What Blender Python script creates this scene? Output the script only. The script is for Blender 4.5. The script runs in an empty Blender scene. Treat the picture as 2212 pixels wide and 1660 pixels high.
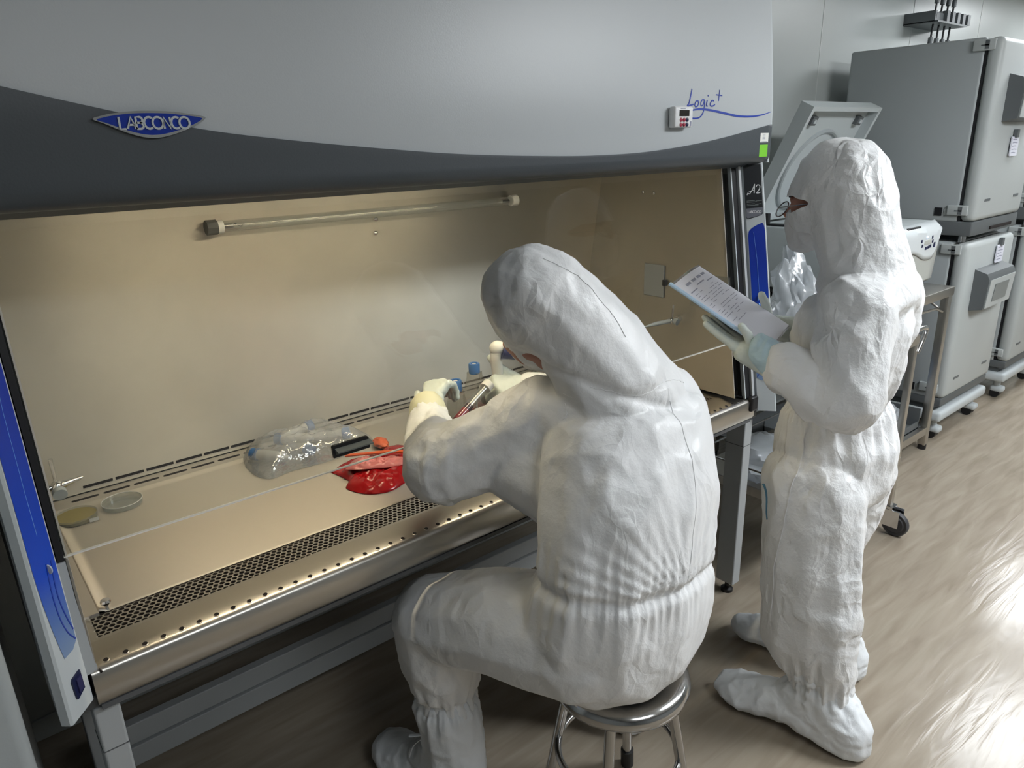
import bpy, bmesh, math, random
import numpy as np
from mathutils import Vector, Matrix, Euler
random.seed(7); rng = np.random.default_rng(7)
scn = bpy.context.scene
COL = scn.collection

# ------------------------------------------------------------------ camera
cd = bpy.data.cameras.new('camera'); cam = bpy.data.objects.new('camera', cd); COL.objects.link(cam)
cd.sensor_width = 36.0; cd.lens = 1550.0 / 2212.0 * 36.0; cd.clip_start = 0.02; cd.clip_end = 60
def _unit(v): return v / np.linalg.norm(v)
_dx = _unit(np.array([3090 - 1106, 256 - 830, 1550.0])); _up = -_unit(np.array([1229 - 1106, 5500 - 830, 1550.0]))
_up = _unit(_up - _up.dot(_dx) * _dx); _dy = np.cross(_up, _dx)
_R = np.stack([_dx, _dy, _up], 1)                      # world axes seen from the camera (x right, y down, z forward)
_rx, _ry, _rz = _R[0], -_R[1], -_R[2]
cam.matrix_world = Matrix(((_rx[0], _ry[0], _rz[0], 0), (_rx[1], _ry[1], _rz[1], 0), (_rx[2], _ry[2], _rz[2], 1.62), (0, 0, 0, 1)))
scn.camera = cam
# ------------------------------------------------------------------ world, exposure
w = bpy.data.worlds.new('world'); scn.world = w; w.use_nodes = True
w.node_tree.nodes['Background'].inputs[0].default_value = (.5, .55, .6, 1); w.node_tree.nodes['Background'].inputs[1].default_value = .05
scn.view_settings.view_transform = 'Standard'; scn.view_settings.look = 'None'; scn.view_settings.gamma = 1
scn.view_settings.exposure = 0.07
try:
    scn.cycles.max_bounces = 10; scn.cycles.transparent_max_bounces = 24; scn.cycles.glossy_bounces = 5
    scn.cycles.sample_clamp_indirect = 4; scn.cycles.caustics_reflective = False; scn.cycles.caustics_refractive = False
except Exception: pass
# ceiling light panels of the room: (x, y, half length, half width, strength)
CEIL = 2.62
PANELS = [(5.35, .95, .6, .3, 19), (7.4, 1.35, .6, .3, 20), (4.9, -1.1, .6, .3, 11), (2.95, -.60, .6, .3, 50), (7.4, -1.1, .6, .3, 9), (.75, -1.35, .6, .3, 13)]
LAMP_IN = 75.0                                          # fluorescent tube inside the cabinet

# ------------------------------------------------------------------ materials
def sock(b, n, v):
    if n in b.inputs: b.inputs[n].default_value = v
def mat(name, col, rough=.5, metal=0, bump=None, emit=None, trans=0, ior=1.45, coat=0, aniso=0, spec=.5, var=None, alpha=1, sss=0, tangent=None):
    m = bpy.data.materials.new(name); m.use_nodes = True; nt = m.node_tree; b = nt.nodes['Principled BSDF']
    c = tuple(col) + (1,)
    sock(b, 'Base Color', c); sock(b, 'Roughness', rough); sock(b, 'Metallic', metal); sock(b, 'IOR', ior); sock(b, 'Specular IOR Level', spec)
    sock(b, 'Transmission Weight', trans); sock(b, 'Coat Weight', coat); sock(b, 'Anisotropic', aniso); sock(b, 'Alpha', alpha)
    if sss: sock(b, 'Subsurface Weight', sss); sock(b, 'Subsurface Scale', .01)
    if emit: sock(b, 'Emission Color', c); sock(b, 'Emission Strength', emit)
    tc = nt.nodes.new('ShaderNodeTexCoord')
    def noise(scale, detail=4, stretch=(1, 1, 1), dist=0):
        mp = nt.nodes.new('ShaderNodeMapping'); mp.inputs['Scale'].default_value = stretch
        nt.links.new(tc.outputs['Object'], mp.inputs[0])
        n = nt.nodes.new('ShaderNodeTexNoise'); n.inputs['Scale'].default_value = scale; n.inputs['Detail'].default_value = detail; n.inputs['Distortion'].default_value = dist
        nt.links.new(mp.outputs[0], n.inputs[0]); return n
    if tangent:
        cx_ = nt.nodes.new('ShaderNodeCombineXYZ')
        for i in range(3): cx_.inputs[i].default_value = tangent[i]
        nt.links.new(cx_.outputs[0], b.inputs['Tangent'])
    if bump:
        n = noise(bump[0], 4, bump[2] if len(bump) > 2 else (1, 1, 1))
        bp = nt.nodes.new('ShaderNodeBump'); bp.inputs['Strength'].default_value = bump[1]; bp.inputs['Distance'].default_value = bump[3] if len(bump) > 3 else .002
        nt.links.new(n.outputs[0], bp.inputs['Height']); nt.links.new(bp.outputs[0], b.inputs['Normal'])
    if var:                                             # (scale, amount, stretch)
        n = noise(var[0], 5, var[2] if len(var) > 2 else (1, 1, 1), .3)
        r = nt.nodes.new('ShaderNodeValToRGB'); r.color_ramp.elements[0].position = .3; r.color_ramp.elements[1].position = .7
        r.color_ramp.elements[0].color = tuple(x * (1 - var[1]) for x in col) + (1,); r.color_ramp.elements[1].color = tuple(min(1, x * (1 + var[1])) for x in col) + (1,)
        nt.links.new(n.outputs[0], r.inputs[0]); nt.links.new(r.outputs[0], b.inputs['Base Color'])
    return m
def clear_mat(name, tint, gloss_rough=.03, base=.05, haze=0.0, haze_col=(.8, .8, .8), bump=None, spec=1.0):
    """thin clear sheet: see-through, with Schlick reflection and a little milky haze"""
    m = bpy.data.materials.new(name); m.use_nodes = True; nt = m.node_tree; nt.nodes.clear()
    out = nt.nodes.new('ShaderNodeOutputMaterial'); tr = nt.nodes.new('ShaderNodeBsdfTransparent'); tr.inputs[0].default_value = tuple(tint) + (1,)
    gl = nt.nodes.new('ShaderNodeBsdfGlossy'); gl.inputs['Roughness'].default_value = gloss_rough; gl.inputs[0].default_value = (spec, spec, spec, 1)
    lw = nt.nodes.new('ShaderNodeLayerWeight'); lw.inputs[0].default_value = .5
    pw = nt.nodes.new('ShaderNodeMath'); pw.operation = 'POWER'; pw.inputs[1].default_value = 4.5; nt.links.new(lw.outputs['Facing'], pw.inputs[0])
    ml = nt.nodes.new('ShaderNodeMath'); ml.operation = 'MULTIPLY_ADD'; ml.inputs[1].default_value = 1 - base; ml.inputs[2].default_value = base; nt.links.new(pw.outputs[0], ml.inputs[0])
    mx = nt.nodes.new('ShaderNodeMixShader'); nt.links.new(ml.outputs[0], mx.inputs[0]); nt.links.new(gl.outputs[0], mx.inputs[2])
    if haze:
        df = nt.nodes.new('ShaderNodeBsdfDiffuse'); df.inputs[0].default_value = tuple(haze_col) + (1,)
        mh = nt.nodes.new('ShaderNodeMixShader'); mh.inputs[0].default_value = haze; nt.links.new(tr.outputs[0], mh.inputs[1]); nt.links.new(df.outputs[0], mh.inputs[2])
        nt.links.new(mh.outputs[0], mx.inputs[1])
    else: nt.links.new(tr.outputs[0], mx.inputs[1])
    if bump:
        tc = nt.nodes.new('ShaderNodeTexCoord'); n = nt.nodes.new('ShaderNodeTexNoise'); n.inputs['Scale'].default_value = bump[0]; nt.links.new(tc.outputs['Object'], n.inputs[0])
        bp = nt.nodes.new('ShaderNodeBump'); bp.inputs['Strength'].default_value = bump[1]; bp.inputs['Distance'].default_value = .004
        nt.links.new(n.outputs[0], bp.inputs['Height']); nt.links.new(bp.outputs[0], gl.inputs['Normal'])
    nt.links.new(mx.outputs[0], out.inputs[0]); return m

def tyvek(name, col, strength=.6, sc=9.0, big=1.0):
    """spun-bonded suit fabric: white, faint sheen, crisp straight creases in the bump"""
    m = mat(name, col, .40, spec=.5); nt = m.node_tree; b = nt.nodes['Principled BSDF']; rd = random.Random(name)
    tc = nt.nodes.new('ShaderNodeTexCoord'); prev = None
    def math_(op, x, y, z=None):
        n = nt.nodes.new('ShaderNodeMath'); n.operation = op
        for i, q in enumerate((x, y, z)):
            if q is None: continue
            if hasattr(q, 'links'): nt.links.new(q, n.inputs[i])
            else: n.inputs[i].default_value = q
        return n.outputs[0]
    nd = nt.nodes.new('ShaderNodeTexNoise'); nd.inputs['Scale'].default_value = sc * .8; nd.inputs['Detail'].default_value = 2; nt.links.new(tc.outputs['Object'], nd.inputs[0])
    mv = nt.nodes.new('ShaderNodeVectorMath'); mv.operation = 'MULTIPLY_ADD'; mv.inputs[1].default_value = (.9 / sc,) * 3; nt.links.new(nd.outputs['Color'], mv.inputs[0]); nt.links.new(tc.outputs['Object'], mv.inputs[2])
    for i, (fs, am) in enumerate(((.75, 1.0), (1.7, .6), (4.2, .3))):     # folded facets: every cell is a small tilted plane
        mp = nt.nodes.new('ShaderNodeMapping'); mp.inputs['Rotation'].default_value = [rd.uniform(0, 3.1) for _ in range(3)]; mp.inputs['Scale'].default_value = (1, 1, .45)
        nt.links.new(mv.outputs[0], mp.inputs[0])
        v = nt.nodes.new('ShaderNodeTexVoronoi'); v.feature = 'DISTANCE_TO_EDGE'; v.inputs['Scale'].default_value = sc * fs; nt.links.new(mp.outputs[0], v.inputs['Vector'])
        mk = nt.nodes.new('ShaderNodeTexNoise'); mk.inputs['Scale'].default_value = sc * fs * .5; mk.inputs['Detail'].default_value = 1; nt.links.new(mp.outputs[0], mk.inputs[0])
        ms = math_('MULTIPLY', math_('MAXIMUM', math_('SUBTRACT', mk.outputs[0], .40), 0.0), -5.5 * am); h = math_('MULTIPLY', v.outputs['Distance'], ms)
        prev = h if prev is None else math_('ADD', prev, h)
    n = nt.nodes.new('ShaderNodeTexNoise'); n.inputs['Scale'].default_value = sc * 2.5; n.inputs['Detail'].default_value = 5; n.inputs['Roughness'].default_value = .6; nt.links.new(tc.outputs['Object'], n.inputs[0])
    tot = math_('MULTIPLY_ADD', n.outputs[0], .35, prev)
    bp = nt.nodes.new('ShaderNodeBump'); bp.inputs['Strength'].default_value = strength; bp.inputs['Distance'].default_value = .020 * big
    nt.links.new(tot, bp.inputs['Height']); nt.links.new(bp.outputs[0], b.inputs['Normal'])
    return m

M = dict(
    hood=mat('grey_painted_steel', (.47, .5, .52), .38, bump=(300, .08)),
    charcoal=mat('charcoal_paint', (.06, .07, .08), .42, bump=(250, .1)),
    silver=mat('silver_white_paint', (.52, .56, .58), .35),
    steel=mat('brushed_steel', (.56, .54, .5), .34, 1, bump=(60, .12, (.15, 1, 1), .001), var=(14, .06, (.3, 3, 1))),
    steel_tray=mat('tray_steel', (.54, .505, .45), .5, 1, aniso=.75, tangent=(0, 1, 0), bump=(70, .08, (.2, 1, 1), .001)),
    steel_lip=mat('satin_steel', (.56, .54, .5), .3, 1, bump=(60, .1, (.1, 1, 1), .001)),
    back_steel=mat('baffle_steel', (.62, .59, .53), .56, 1, aniso=.8, tangent=(0, 0, 1), bump=(55, .2, (.35, 1, 1), .0012), var=(5, .05)),
    chrome=mat('chrome', (.75, .75, .76), .12, 1),
    stool=mat('polished_steel', (.55, .55, .55), .16, 1),
    stand=mat('stand_grey', (.4, .42, .43), .5),
    dark_metal=mat('dark_grey_metal', (.1, .105, .11), .45),
    black=mat('black_plastic', (.012, .012, .014), .4),
    void=mat('opening_black', (.012, .008, .007), .9),
    rubber=mat('black_rubber', (.02, .02, .02), .6),
    wheel=mat('wheel_grey_rubber', (.05, .05, .055), .5),
    wall=mat('wall_panel', (.47, .5, .49), .33, bump=(120, .03)),
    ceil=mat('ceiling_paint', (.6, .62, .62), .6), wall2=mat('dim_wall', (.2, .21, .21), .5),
    white=mat('white_plastic', (.78, .79, .8), .4),
    frost=mat('frosted_white', (.8, .79, .75), .5),
    paper=mat('paper', (.74, .75, .84), .6),
    ink=mat('ink_grey', (.3, .31, .4), .7),
    incub=mat('incubator_grey', (.36, .39, .4), .42, bump=(300, .06)),
    incub_light=mat('incubator_door_grey', (.45, .48, .48), .4, bump=(300, .05)),
    incub_dark=mat('incubator_dark_trim', (.11, .12, .125), .45),
    centri=mat('centrifuge_grey', (.5, .54, .55), .4),
    centri_white=mat('centrifuge_white', (.66, .7, .72), .35),
    centri_low=mat('centrifuge_warm_grey', (.47, .48, .45), .4),
    blue=mat('blue_ink', (.012, .045, .36), .4),
    badge_blue=mat('badge_blue', (.004, .03, .32), .25),
    navy=mat('navy_plastic', (.012, .016, .06), .3),
    navy_rub=mat('navy_silicone', (.03, .03, .1), .35),
    cap=mat('blue_cap', (.05, .2, .55), .35),
    button=mat('button_blue', (.2, .4, .8), .2),
    green=mat('green_sticker', (.2, .6, .03), .5),
    green2=mat('pale_green', (.35, .6, .25), .5),
    red=mat('red_button', (.35, .02, .05), .4),
    glass=clear_mat('sash_glass', (.975, .985, .975), .004, .045),
    clear=clear_mat('clear_plastic', (.88, .9, .9), .08, .1, .06),
    flask=clear_mat('flask_plastic', (.86, .86, .84), .05, .12, .05),
    pinkm=clear_mat('pink_medium', (.85, .5, .5), .1, .05, .25, (.6, .3, .3)),
    redl=mat('red_liquid', (.55, .02, .03), .2),
    darkl=mat('dark_liquid', (.06, .015, .03), .2),
    bag=clear_mat('clear_bag', (.93, .93, .93), .12, .18, .28, (.85, .88, .92), (45, 1.0)),
    bag2=clear_mat('crinkled_bag', (.92, .93, .95), .22, .08, .38, (.7, .74, .78), (30, .9)),
    redbag=mat('red_bag', (.42, .008, .012), .22, bump=(18, .5), trans=.12),
    orange=mat('orange_band', (.85, .16, .05), .35),
    pinkfold=mat('pale_red_film', (.62, .2, .19), .2, bump=(18, .5)),
    agar=mat('agar', (.55, .45, .16), .2, trans=.3),
    glove=mat('glove_nitrile', (.66, .72, .68), .45, bump=(60, .25)),
    glove_blue=mat('glove_pale_blue', (.48, .64, .72), .42, bump=(45, .45, (1, 1, 1), .004)),
    cuff=mat('cuff_tape', (.72, .7, .5), .5, bump=(60, .3)),
    suit=tyvek('suit_white', (.84, .85, .86), .5, 7),
    suit2=tyvek('suit_crinkled', (.84, .85, .86), .95, 7.5),
    boot=tyvek('boot_cover', (.78, .81, .84), .4, 7),
    mask=tyvek('mask_white', (.8, .8, .81), .4, 9),
    skin=mat('skin', (.42, .2, .15), .5, sss=.1),
    hair=mat('dark_hair', (.02, .015, .012), .5),
    eye=mat('eye_white', (.7, .7, .7), .2),
    lens=clear_mat('spectacle_lens', (.9, .92, .92), .02, .12),
    frame=mat('spectacle_frame', (.25, .25, .27), .2, .8),
    tint=mat('blue_mark', (.1, .25, .38), .6),
    folder=mat('folder_blue', (.45, .62, .82), .35),
    folder_clear=clear_mat('folder_clear', (.8, .8, .84), .1, .1, .2, (.6, .6, .65)),
    screen=mat('screen_grey', (.2, .22, .22), .3),
    lcd=mat('lcd_dark', (.02, .018, .016), .25),
    led=mat('led_blue', (.3, .5, 1), .5, emit=6),
    tube=mat('fluorescent_tube', (1, .84, .57), .5, emit=LAMP_IN),
    lab=mat('label_white', (.8, .8, .76), .5),
    plate=mat('plate_dark', (.015, .017, .02), .3),
    plate_grey=mat('plate_grey', (.16, .17, .2), .35),
)
# blue printed gradient of the side-post decals (bottom fades to pale blue)
def decal_mat():
    m = bpy.data.materials.new('decal_gradient'); m.use_nodes = True; nt = m.node_tree; b = nt.nodes['Principled BSDF']
    g = nt.nodes.new('ShaderNodeNewGeometry'); sp = nt.nodes.new('ShaderNodeSeparateXYZ'); nt.links.new(g.outputs['Position'], sp.inputs[0])
    mr = nt.nodes.new('ShaderNodeMapRange'); mr.inputs['From Min'].default_value = .84; mr.inputs['From Max'].default_value = 1.25; nt.links.new(sp.outputs['Z'], mr.inputs[0])
    r = nt.nodes.new('ShaderNodeValToRGB'); e = r.color_ramp.elements; e[0].position = 0; e[0].color = (.2, .29, .45, 1); e[1].position = 1; e[1].color = (.004, .03, .34, 1)
    k = r.color_ramp.elements.new(.16); k.color = (.09, .18, .46, 1); k = r.color_ramp.elements.new(.35); k.color = (.004, .065, .55, 1)
    nt.links.new(mr.outputs[0], r.inputs[0]); nt.links.new(r.outputs[0], b.inputs['Base Color']); sock(b, 'Roughness', .35); return m
M['decal'] = decal_mat()
# streaked vinyl floor
def floor_mat():
    m = mat('vinyl_floor', (.5, .44, .35), .17, spec=.45); nt = m.node_tree; b = nt.nodes['Principled BSDF']
    tc = nt.nodes.new('ShaderNodeTexCoord')
    def nz(scale, st, det=6, dist=.6, rot=0):
        mp = nt.nodes.new('ShaderNodeMapping'); mp.inputs['Scale'].default_value = st; mp.inputs['Rotation'].default_value = (0, 0, rot); nt.links.new(tc.outputs['Object'], mp.inputs[0])
        n = nt.nodes.new('ShaderNodeTexNoise'); n.inputs['Scale'].default_value = scale; n.inputs['Detail'].default_value = det; n.inputs['Distortion'].default_value = dist
        nt.links.new(mp.outputs[0], n.inputs[0]); return n
    n = nz(4.5, (.7, 5.5, 1), 8, rot=.9); r = nt.nodes.new('ShaderNodeValToRGB'); e = r.color_ramp.elements
    e[0].position = .25; e[0].color = (.25, .205, .155, 1); e[1].position = .75; e[1].color = (.37, .32, .255, 1)
    nt.links.new(n.outputs[0], r.inputs[0]); nt.links.new(r.outputs[0], b.inputs['Base Color'])
    n2 = nz(2.5, (1, 7, 1), 5, 1.2, rot=.9); bp = nt.nodes.new('ShaderNodeBump'); bp.inputs['Strength'].default_value = .14; bp.inputs['Distance'].default_value = .01
    nt.links.new(n2.outputs[0], bp.inputs['Height']); nt.links.new(bp.outputs[0], b.inputs['Normal']); return m
M['floor'] = floor_mat()

# ------------------------------------------------------------------ mesh helpers
class MB:
    def __init__(s): s.v = []; s.f = []
    def add(s, vs, fs):
        o = len(s.v); s.v += [tuple(map(float, p)) for p in vs]; s.f += [tuple(i + o for i in f) for f in fs]; return s
    def box(s, x0, x1, y0, y1, z0, z1, b=0.0, T=None):
        if x1 < x0: x0, x1 = x1, x0
        if y1 < y0: y0, y1 = y1, y0
        if z1 < z0: z0, z1 = z1, z0
        bm = bmesh.new(); bmesh.ops.create_cube(bm, size=1)
        for v in bm.verts: v.co = Vector(((x0 + x1) / 2 + v.co.x * (x1 - x0), (y0 + y1) / 2 + v.co.y * (y1 - y0), (z0 + z1) / 2 + v.co.z * (z1 - z0)))
        if b: bmesh.ops.bevel(bm, geom=bm.edges[:], offset=min(b, .49 * min(x1 - x0, y1 - y0, z1 - z0)), segments=3, affect='EDGES', profile=.5)
        return s.bm(bm, T)
    def bm(s, bm, T=None):
        if T is not None: bmesh.ops.transform(bm, matrix=T, verts=bm.verts)
        bm.verts.index_update(); s.add([v.co for v in bm.verts], [[v.index for v in f.verts] for f in bm.faces]); bm.free(); return s
    def tube(s, pts, r, n=12, closed=False, caps=True, flat=1.0, up=None):
        P = [Vector(p) for p in pts]; R = r if hasattr(r, '__len__') else [r] * len(P); N = len(P)
        vs = []; prev = None
        for i, p in enumerate(P):
            if closed: t = (P[(i + 1) % N] - P[i - 1])
            else: t = (P[min(i + 1, N - 1)] - P[max(i - 1, 0)])
            t.normalize()
            if up is not None: a = Vector(up)
            elif prev is None: a = Vector((0, 0, 1)) if abs(t.z) < .9 else Vector((1, 0, 0))
            else: a = prev
            u = (a - t * a.dot(t)).normalized(); prev = u; v = t.cross(u)
            for k in range(n):
                c = 2 * math.pi * k / n; vs.append(p + u * (math.cos(c) * R[i] * flat) + v * (math.sin(c) * R[i]))
        fs = [];  L = N if closed else N - 1
        for i in range(L):
            for k in range(n):
                a = i * n + k; b = i * n + (k + 1) % n; c = ((i + 1) % N) * n + (k + 1) % n; d = ((i + 1) % N) * n + k; fs.append((a, d, c, b))
        if caps and not closed: fs.append(tuple(range(n))); fs.append(tuple(reversed([(N - 1) * n + k for k in range(n)])))
        return s.add(vs, fs)
    def cyl(s, p0, p1, r, n=20, r1=None): return s.tube([p0, p1], [r, r if r1 is None else r1], n)
    def lathe(s, prof, c=(0, 0, 0), n=40, T=None, close=False):
        vs = []; m = len(prof)
        for k in range(n):
            a = 2 * math.pi * k / n
            for (r, z) in prof: vs.append((c[0] + r * math.cos(a), c[1] + r * math.sin(a), c[2] + z))
        fs = [];
        for k in range(n):
            for j in range(m - 1 if not close else m):
                a = k * m + j; b = k * m + (j + 1) % m; d = ((k + 1) % n) * m + j; e = ((k + 1) % n) * m + (j + 1) % m; fs.append((a, d, e, b))
        if not close:
            if prof[0][0] > 1e-6: fs.append(tuple(reversed([k * m for k in range(n)])))
            if prof[-1][0] > 1e-6: fs.append(tuple([k * m + m - 1 for k in range(n)]))
        if T is not None: vs = [T @ Vector(v) for v in vs]
        return s.add(vs, fs)
    def prism(s, poly, f0, f1):
        """poly: list of 2-D points; f0/f1 map a 2-D point to 3-D for the two ends"""
        n = len(poly); vs = [f0(p) for p in poly] + [f1(p) for p in poly]
        fs = [tuple(reversed(range(n))), tuple(range(n, 2 * n))] + [(i, (i + 1) % n, n + (i + 1) % n, n + i) for i in range(n)]
        return s.add(vs, fs)
    def grid(s, P):
        """P: 2-D array [i][j] of 3-D points"""
        n, m = len(P), len(P[0]); vs = [p for r in P for p in r]
        return s.add(vs, [(i * m + j, i * m + j + 1, (i + 1) * m + j + 1, (i + 1) * m + j) for i in range(n - 1) for j in range(m - 1)])
    def ball(s, c, r, n=2):
        bm = bmesh.new(); bmesh.ops.create_icosphere(bm, subdivisions=n, radius=1)
        rr = r if hasattr(r, '__len__') else (r, r, r)
        for v in bm.verts: v.co = Vector((c[0] + v.co.x * rr[0], c[1] + v.co.y * rr[1], c[2] + v.co.z * rr[2]))
        return s.bm(bm)
    def mesh(s, name):
        me = bpy.data.meshes.new(name); me.from_pydata(s.v, [], s.f); me.update()
        bm = bmesh.new(); bm.from_mesh(me); bmesh.ops.recalc_face_normals(bm, faces=bm.faces); bm.to_mesh(me); bm.free(); return me

def empty(name, loc, label, cat, group=None):
    o = bpy.data.objects.new(name, None); o.location = loc; COL.objects.link(o); o.empty_display_size = .05
    o['label'] = label; o['category'] = cat
    if group: o['group'] = group
    return o
def world_loc(o):
    l = o.location.copy()
    while o.parent: o = o.parent; l = l + o.location
    return l
def obj(name, mb, m, parent=None, smooth=False, label=None, cat=None, group=None, kind=None, solid=0, subsurf=0, auto=None):
    me = mb if isinstance(mb, bpy.types.Mesh) else mb.mesh(name)
    me.materials.append(M[m] if isinstance(m, str) else m)
    co = np.zeros(len(me.vertices) * 3, np.float32); me.vertices.foreach_get('co', co); co = co.reshape(-1, 3)
    if parent: off = world_loc(parent)
    else: lo, hi = co.min(0), co.max(0); off = Vector(((lo[0] + hi[0]) / 2, (lo[1] + hi[1]) / 2, lo[2]))
    if kind == 'structure': off = Vector((0, 0, 0))
    if not parent or parent.type == 'EMPTY' or True:
        base = Vector(off)
    co -= np.array(base, np.float32); me.vertices.foreach_set('co', co.ravel()); me.update()
    o = bpy.data.objects.new(name, me); COL.objects.link(o)
    if parent: o.parent = parent
    else: o.location = base
    if smooth:
        me.polygons.foreach_set('use_smooth', [True] * len(me.polygons))
        if auto:
            try: me.set_sharp_from_angle(angle=math.radians(auto))
            except Exception: pass
    if solid: md = o.modifiers.new('solid', 'SOLIDIFY'); md.thickness = solid; md.offset = 0
    if subsurf: md = o.modifiers.new('sub', 'SUBSURF'); md.levels = subsurf; md.render_levels = subsurf
    if label: o['label'] = label
    if cat: o['category'] = cat
    if group: o['group'] = group
    if kind: o['kind'] = kind
    return o
def sm(name, mb, m, parent=None, **k): return obj(name, mb, m, parent, smooth=True, auto=40, **k)
def copy_tree(o, parent=None):
    c = o.copy(); COL.objects.link(c); c.parent = parent
    for ch in [x for x in bpy.data.objects if x.parent == o]: copy_tree(ch, c)
    return c

# vectorised gradient noise -------------------------------------------------
_perm = np.arange(256); rng.shuffle(_perm); _perm = np.concatenate([_perm, _perm, _perm])
_grad = rng.normal(size=(256, 3)); _grad /= np.linalg.norm(_grad, axis=1)[:, None]
def noise3(p):
    p = np.asarray(p, np.float64); i = np.floor(p).astype(int); f = p - i; u = f * f * f * (f * (f * 6 - 15) + 10); i &= 255
    out = np.zeros(len(p))
    for dx in (0, 1):
        for dy in (0, 1):
            for dz in (0, 1):
                h = _perm[_perm[_perm[(i[:, 0] + dx) & 255] + ((i[:, 1] + dy) & 255)] + ((i[:, 2] + dz) & 255)]
                g = _grad[h]; d = f - np.array([dx, dy, dz])
                w_ = (u[:, 0] if dx else 1 - u[:, 0]) * (u[:, 1] if dy else 1 - u[:, 1]) * (u[:, 2] if dz else 1 - u[:, 2])
                out += w_ * (g * d).sum(1)
    return out
def facets(p, f, seed=0, n=7, warp=.25):
    """crisp straight creases: triangular waves in random directions, faded in and out"""
    r = np.random.default_rng(int(seed) + 100); q = p + warp / f * np.stack([noise3(p * f * .6 + k * 17 + seed) for k in range(3)], 1); h = np.zeros(len(p))
    for i in range(n):
        d = _unit(r.normal(size=3)); t = (q @ d) * f * r.uniform(.5, 1.3) + r.uniform(0, 9); tri_ = np.abs((t % 1) - .5) * 2
        h += tri_ * np.clip(noise3(p * f * .45 + i * 31 + seed) * 2.2 + .25, 0, 1)
    return h / n * 2.6 - .4
def worley(p, f, seed=0, warp=.35):
    """second minus first cell distance: sharp crease network with flat facets between"""
    q = p * f + warp * np.stack([noise3(p * f * .8 + k * 19 + seed) for k in range(3)], 1); i = np.floor(q).astype(int); F1 = np.full(len(p), 9.); F2 = F1.copy()
    jr = np.random.default_rng(int(seed) + 5).random((256, 3))
    for dx in (-1, 0, 1):
        for dy in (-1, 0, 1):
            for dz in (-1, 0, 1):
                c = i + np.array([dx, dy, dz]); h = _perm[_perm[_perm[c[:, 0] & 255] + (c[:, 1] & 255)] + (c[:, 2] & 255)]
                d = np.linalg.norm(c + jr[h] - q, axis=1); F2 = np.minimum(F2, np.maximum(d, F1)); F1 = np.minimum(F1, d)
    return .6 - 2.2 * np.minimum(F2 - F1, .75)
def ridged(p, s, seed=0): return 1 - np.abs(noise3(p * s + seed)) * 2.6
def folds(p, axis, s, stretch=5.0, seed=0, warp=.35):
    """long folds that run along axis"""
    a = _unit(np.asarray(axis, float)); q = p - (p @ a)[:, None] * a * (1 - 1 / stretch)
    q = q + warp / s * np.stack([noise3(p * s * .5 + 11 + seed), noise3(p * s * .5 + 23 + seed), noise3(p * s * .5 + 37 + seed)], 1)
    n = noise3(q * s + seed); return 1 - np.abs(n) * 2.6

# body building -------------------------------------------------------------
_ico = bmesh.new(); bmesh.ops.create_icosphere(_ico, subdivisions=2, radius=1); ICO = np.array([v.co[:] for v in _ico.verts]); _ico.free()
def hull(*ells):
    """convex hull of ellipsoids given as (centre, radius or radii[, euler])"""
    bm = bmesh.new()
    for e in ells:
        r = e[1] if hasattr(e[1], '__len__') else (e[1],) * 3; q = ICO * np.array(r)
        if len(e) > 2: q = q @ np.array(Euler(e[2]).to_matrix()).T
        for v in q + np.array(e[0]): bm.verts.new(v)
    res = bmesh.ops.convex_hull(bm, input=bm.verts[:])
    gone = list({g for g in res['geom_interior'] if isinstance(g, bmesh.types.BMVert)} | {g for g in res['geom_unused'] if isinstance(g, bmesh.types.BMVert)})
    bmesh.ops.delete(bm, geom=gone, context='VERTS'); return bm
def chain(mb, *ells):
    for a, b in zip(ells[:-1], ells[1:]): mb.bm(hull(a, b))
def fuse(name, mb, voxel, smooth=6, factor=.5):
    me = mb.mesh(name + '_raw'); o = bpy.data.objects.new(name + '_tmp', me); COL.objects.link(o)
    r = o.modifiers.new('r', 'REMESH'); r.mode = 'VOXEL'; r.voxel_size = voxel
    if smooth: s = o.modifiers.new('s', 'SMOOTH'); s.iterations = smooth; s.factor = factor
    dg = bpy.context.evaluated_depsgraph_get(); out = bpy.data.meshes.new_from_object(o.evaluated_get(dg), depsgraph=dg)
    bpy.data.objects.remove(o); bpy.data.meshes.remove(me); out.name = name; return out
def get_co(me):
    co = np.zeros(len(me.vertices) * 3, np.float32); me.vertices.foreach_get('co', co)
    no = np.zeros(len(me.vertices) * 3, np.float32); me.vertex_normals.foreach_get('vector', no)
    return co.reshape(-1, 3).astype(float), no.reshape(-1, 3).astype(float)
def set_co(me, co): me.vertices.foreach_set('co', co.astype(np.float32).ravel()); me.update()
def cut(me, test):
    co, _ = get_co(me); bad = test(co); bm = bmesh.new(); bm.from_mesh(me); bm.verts.ensure_lookup_table()
    bmesh.ops.delete(bm, geom=[bm.verts[i] for i in np.nonzero(bad)[0]], context='VERTS'); bm.to_mesh(me); bm.free()
def soften_rim(me, it=6):
    bm = bmesh.new(); bm.from_mesh(me)
    for _ in range(it):
        new = {}
        for e in bm.edges:
            if e.is_boundary:
                for v, o in ((e.verts[0], e.verts[1]), (e.verts[1], e.verts[0])): new.setdefault(v, []).append(o.co.copy())
        for v, l in new.items():
            if len(l) == 2: v.co = v.co * .4 + (l[0] + l[1]) * .3
    bm.to_mesh(me); bm.free(); me.update()
def bell(d, w): return np.exp(-(d / w) ** 2)

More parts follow.
